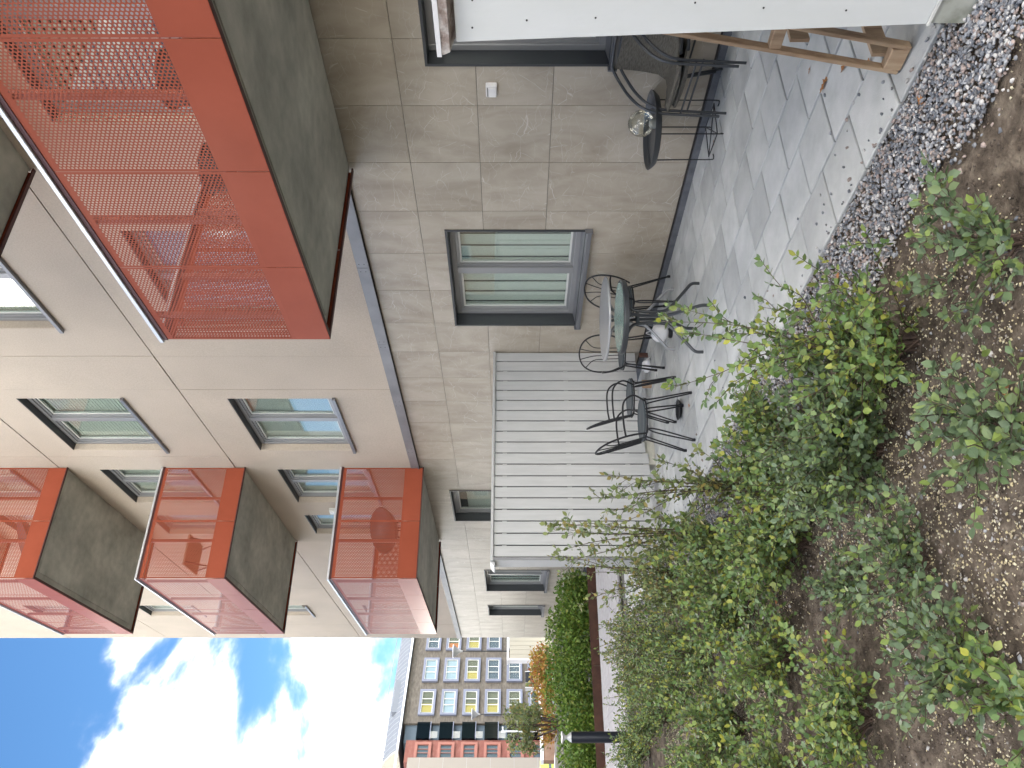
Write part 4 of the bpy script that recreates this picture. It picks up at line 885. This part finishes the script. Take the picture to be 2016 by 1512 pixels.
# partition and low things far off
fp = thing('siding_partition', 'cream sided partition beyond the corner of the beige building', 'partition', (-36.4, 7.05, 0), math.atan2(.865, -.5015))
part('panel', MB().box(0, 3.2, -.1, .1, -.1, 1.8), M['cream'], fp); part('end_post', MB().box(-.06, 0, -.12, .12, -.1, 1.85), M['whitecar'], fp); part('cap', MB().box(-.1, 3.2, -.14, .14, 1.852, 1.92), M['whitecar'], fp)
for k in range(12): part('siding_board', MB().box(.01 + k * .25, .245 + k * .25, -.115, -.1005, -.1, 1.8), M['cream'], fp)
lw = thing('low_wall', 'low terrace wall with white coping before the far facade', 'wall', (-47, 6.0, -1.95), math.atan2(.865, -.5))
part('wall_body', MB().box(-2.6, 5, -.15, .15, 0, 2.0), MN('wall_brick', [(.16, .09, .06), (.25, .16, .11)], scale=2), lw); part('coping', MB().box(-2.6, 5, -.2, .2, 2.001, 2.15), M['whitecar'], lw)
for k, (y_, dd) in enumerate(((8.25, 'wider dark'), (7.6, 'narrow grey'))):
    t = thing('notice_post', dd + ' post standing before the far facade', 'post', (-47.3, y_, .2)); part('panel', MB().box(-.05, .05, -.28 + .2 * k, .28 - .2 * k, 0, .75), M['navy'] if k == 0 else M['frame'], t); part('edge', MB().box(-.06, .06, .285 - .2 * k, .31 - .2 * k, 0, .77), M['whitecar'], t)
def car(label, x, y, z, rz, paint, s_=1):
    t = thing('parked_car', label, 'car', (x, y, z), rz)
    prof = [(-2.1, .35), (-2.12, .75), (-1.9, .92), (-1.35, 1.0), (-.75, 1.42), (.2, 1.5), (1.1, 1.44), (1.75, 1.02), (2.05, .92), (2.1, .4), (1.9, .3), (-1.9, .3)]
    b_ = part('body', MB().prism([(a * s_, b * s_) for a, b in prof], -.85, .85), paint, t); Bev(b_, .08, 3)
    part('side_window', MB().prism([(-1.15, 1.02), (-.7, 1.36), (.15, 1.43), (.95, 1.38), (1.4, 1.04)], -.865, -.852), M['carglass'], t); part('side_window', MB().prism([(-1.15, 1.02), (-.7, 1.36), (.15, 1.43), (.95, 1.38), (1.4, 1.04)], .852, .865), M['carglass'], t)
    part('rear_lamp', MB().box(2.07, 2.12, .55, .8, .75, .9), M['redlamp'], t); part('rear_lamp', MB().box(2.07, 2.12, -.8, -.55, .75, .9), M['redlamp'], t)
    for sx in (-1.3, 1.3):
        for sy in (-.8, .8):
            wl = MB(); wl.lathe([(.31, -.1), (.33, -.06), (.33, .06), (.31, .1)], 20); wl.v = [(p[0] + sx, p[2] + sy, p[1] + .33) for p in wl.v]; w_ = part('wheel', wl, M['rubber'], t, True)
            wl = MB(); wl.lathe([(.2, -.105), (.2, .105)], 16); wl.v = [(p[0] + sx, p[2] + sy, p[1] + .33) for p in wl.v]; part('rim', wl, M['alu'], w_, True)
    return t
hr = math.atan2(RT.y, RT.x)
car('pale blue parked car showing its roof over the hedge', -42.3, 6.2, -1.80, hr + .1, M['skyblue']); car('white parked car with red lamps at the far left behind the hedge', -41.6, 2.6, -1.80, hr + .25, M['whitecar'])
lc = thing('lime_container', 'lime green container with a dark band beyond the parked cars', 'container', (-52.0, 3.0, -1.95), hr)
part('lower_panel', MB().box(-3.5, 1.2, -.6, .6, 0, 1.35), M['lime'], lc); part('dark_band', MB().box(-3.5, 1.2, -.59, .59, 1.351, 1.5), M['deep'], lc); part('upper_panel', MB().box(-3.5, 1.2, -.6, .6, 1.501, 2.0), M['lime'], lc)
for k in range(4): part('rib', MB().box(-3.4 + k * 1.4, -3.34 + k * 1.4, -.63, -.601, 0, 2.0), M['frost'], lc)

# ------------------------------------------------------------------ far building
fb = thing('brick_apartment_block', 'far brick block with blue grey window surrounds, glazed balconies and salmon wing', 'building', (-115.146, 20.839, 0), math.atan2(.865, -.5015))
M['blind_far'] = mat('far_room', (.09, .10, .075), .8)
# local x along the facade to the right, local -y towards us
def fop(cx, w_, cz, h_, sur, room):
    x0, x1, z0, z1 = cx - w_ / 2, cx + w_ / 2, cz - h_ / 2, cz + h_ / 2; t_ = .32
    s_ = MB(); s_.box(x0, x0 + t_, -.32, .02, z0, z1); s_.box(x1 - t_, x1, -.32, .02, z0, z1); s_.box(x0 + t_, x1 - t_, -.32, .02, z1 - t_, z1); s_.box(x0 + t_, x1 - t_, -.32, .02, z0, z0 + t_)
    wd = part('window', s_, sur, fb); gx0, gx1, gz0, gz1 = x0 + t_, x1 - t_, z0 + t_, z1 - t_
    fr = MB(); fw = .07
    for xx in (gx0, gx0 + (gx1 - gx0) * .36, gx0 + (gx1 - gx0) * .64, gx1 - fw): fr.box(xx, xx + fw, -.26, -.19, gz0, gz1)
    fr.box(gx0 + fw, gx1 - fw, -.255, -.195, gz0, gz0 + fw); fr.box(gx0 + fw, gx1 - fw, -.255, -.195, gz1 - fw, gz1); part('frame', fr, M['frame_light'] if sur is M['surround'] else sur, wd)
    part('pane', MB().add([(gx0, -.22, gz0), (gx1, -.22, gz0), (gx1, -.22, gz1), (gx0, -.22, gz1)], [(0, 1, 2, 3)]), M['farpane'], wd)
    rm = MB(); k = (gx1 - gx0) * (.45 if room is M['yellow'] else .3)
    rm.box(gx0, gx0 + k if room in (M['yellow'], M['orange']) else gx1, -.11, -.07, gz0, gz1); part('curtain_or_backing', rm, room, wd)  # sheet behind the pane
    if room in (M['yellow'], M['orange']): part('room_back', MB().box(gx0 + k, gx1, -.10, -.07, gz0, gz1), M['blind_far'], wd)
rz_ = [13.05, 10.15, 7.25, 4.35, 1.45, -1.45]
fw_ = MB(); fw_.box(-8.3, 40, 0, 12, -4, 16.1); part('wall', fw_, M['brickgrey'], fb)
M['sky_refl'] = mat('painted_sky_reflection', (.20, .27, .32), .8)  # sky reflected in the far panes, painted as an even pale blue
rooms = [[M['sky_refl'], M['sky_refl'], M['yellow'], M['deep'], M['deep'], M['deep']], [M['yellow'], M['sky_refl'], M['yellow'], M['yellow'], M['orange'], M['deep']], [M['deep'], M['orange'], M['yellow'], M['deep'], M['deep'], M['deep']], [M['deep']] * 6]
for ci, cx in enumerate((.15, -5.2, 5.6, 11.2)):
    for ri, cz in enumerate(rz_): fop(cx, 4.0, cz, 2.15, M['surround'], rooms[ci][ri])
gb = MB(); gb.box(-10.8, -8.301, .4, 12, -4, 15.6); part('balcony_recess', gb, M['deep'], fb)
for ri, cz in enumerate(rz_):
    part('glazed_balcony', MB().box(-10.75, -8.35, -.35, .39, cz - .75, cz + .95), glass_mat('balcony_glass', (.25, .27, .3), .5, .015, 0, .15) if ri == 0 else bpy.data.materials['balcony_glass'], fb)
    rr = MB()
    for k in range(9): rr.box(-10.7 + k * .11, -10.67 + k * .11, -.38, -.36, cz - 1.75, cz - .8)
    part('railing', rr, M['frame_light'], fb, kind='stuff'); part('balcony_slab', MB().box(-10.8, -8.31, -.4, .39, cz - .86, cz - .76), M['surround'], fb)
part('wall', MB().box(-13.9, -10.81, -.05, 12, -4, 15.2), M['brickred'], fb, label='salmon brick wing')
for cz in rz_: fop(-12.5, 2.5, cz - .1, 2.1, M['surround_red'], M['deep'])
part('wall', MB().box(-24, -13.91, -1.0, 12, -4, 14.6), M['siding'], fb, label='pale siding wing')
for k in range(6):
    z_ = -1.4 + 2.9 * k; part('siding_joint', MB().box(-24, -13.92, -1.02, -1.001, z_, z_ + .04), M['frame'], fb)
rf = MB(); prof = [(-.5, 15.9), (-.5, 16.35), (.3, 17.1), (1.6, 18.0), (3.5, 18.5), (12, 18.7), (12, 15.9)]
n = len(prof); X0, X1 = -12.6, 40
rf.add([(X0, a, b) for a, b in prof] + [(X1, a, b) for a, b in prof], [tuple(range(n)), tuple(range(2 * n - 1, n - 1, -1))] + [(i_, i_ + n, (i_ + 1) % n + n, (i_ + 1) % n) for i_ in range(n)]); roof = part('roof', rf, M['roofmetal'], fb)
sm = MB()
for k in range(60):
    xx = -12.4 + k * .8
    for (a, b), (c, d) in zip(prof[1:4], prof[2:5]): sm.add([(xx, a - .02, b + .03), (xx + .06, a - .02, b + .03), (xx + .06, c - .02, d + .03), (xx, c - .02, d + .03)], [(0, 1, 2, 3)])
part('roof_seams', sm, M['frame'], roof, kind='stuff')
part('gutter', MB().box(-24, 40, -.75, -.55, 15.95, 16.2), M['alu'], fb)
part('gable', MB().add([(X0 - .03, a, b) for a, b in prof] + [(X0 - .3, a, b) for a, b in prof], [tuple(range(n)), tuple(range(2 * n - 1, n - 1, -1))] + [(i_, i_ + n, (i_ + 1) % n + n, (i_ + 1) % n) for i_ in range(n)]), M['cream'], fb)
part('dormer', MB().box(-6.5, -1.4, .1, 2.4, 16.4, 17.7), M['roofmetal'], fb); part('ridge_rail', MB().tube([(X0, 3.4, 19.1), (X1, 3.4, 19.1)], .05, 5), M['frame'], fb)

# buildings of the courtyard behind the viewer, seen only in the window glass
ob_ = thing('courtyard_house', 'brown timber clad house across the courtyard behind the viewer', 'building', (-8, -20, 0))
part('wall', MB().box(-80, 26, -8, 0, -.1, 9.5), MN('timber_cladding', [(.07, .045, .03), (.16, .115, .08)], scale=1, stretch=(14, 1, .3)), ob_); part('roof', MB().box(-80.4, 26.4, -8.4, .4, 9.51, 9.9), M['surround'], ob_)
for k in range(-10, 10):
    for z_ in (1.2, 4.2, 7.2):
        wn_ = part('window', MB().box(-21 + k * 4.7, -19.4 + k * 4.7, .001, .06, z_, z_ + 1.5), M['frame'], ob_); part('pane', MB().box(-20.9 + k * 4.7, -19.5 + k * 4.7, .061, .07, z_ + .1, z_ + 1.4), M['carglass'], wn_)
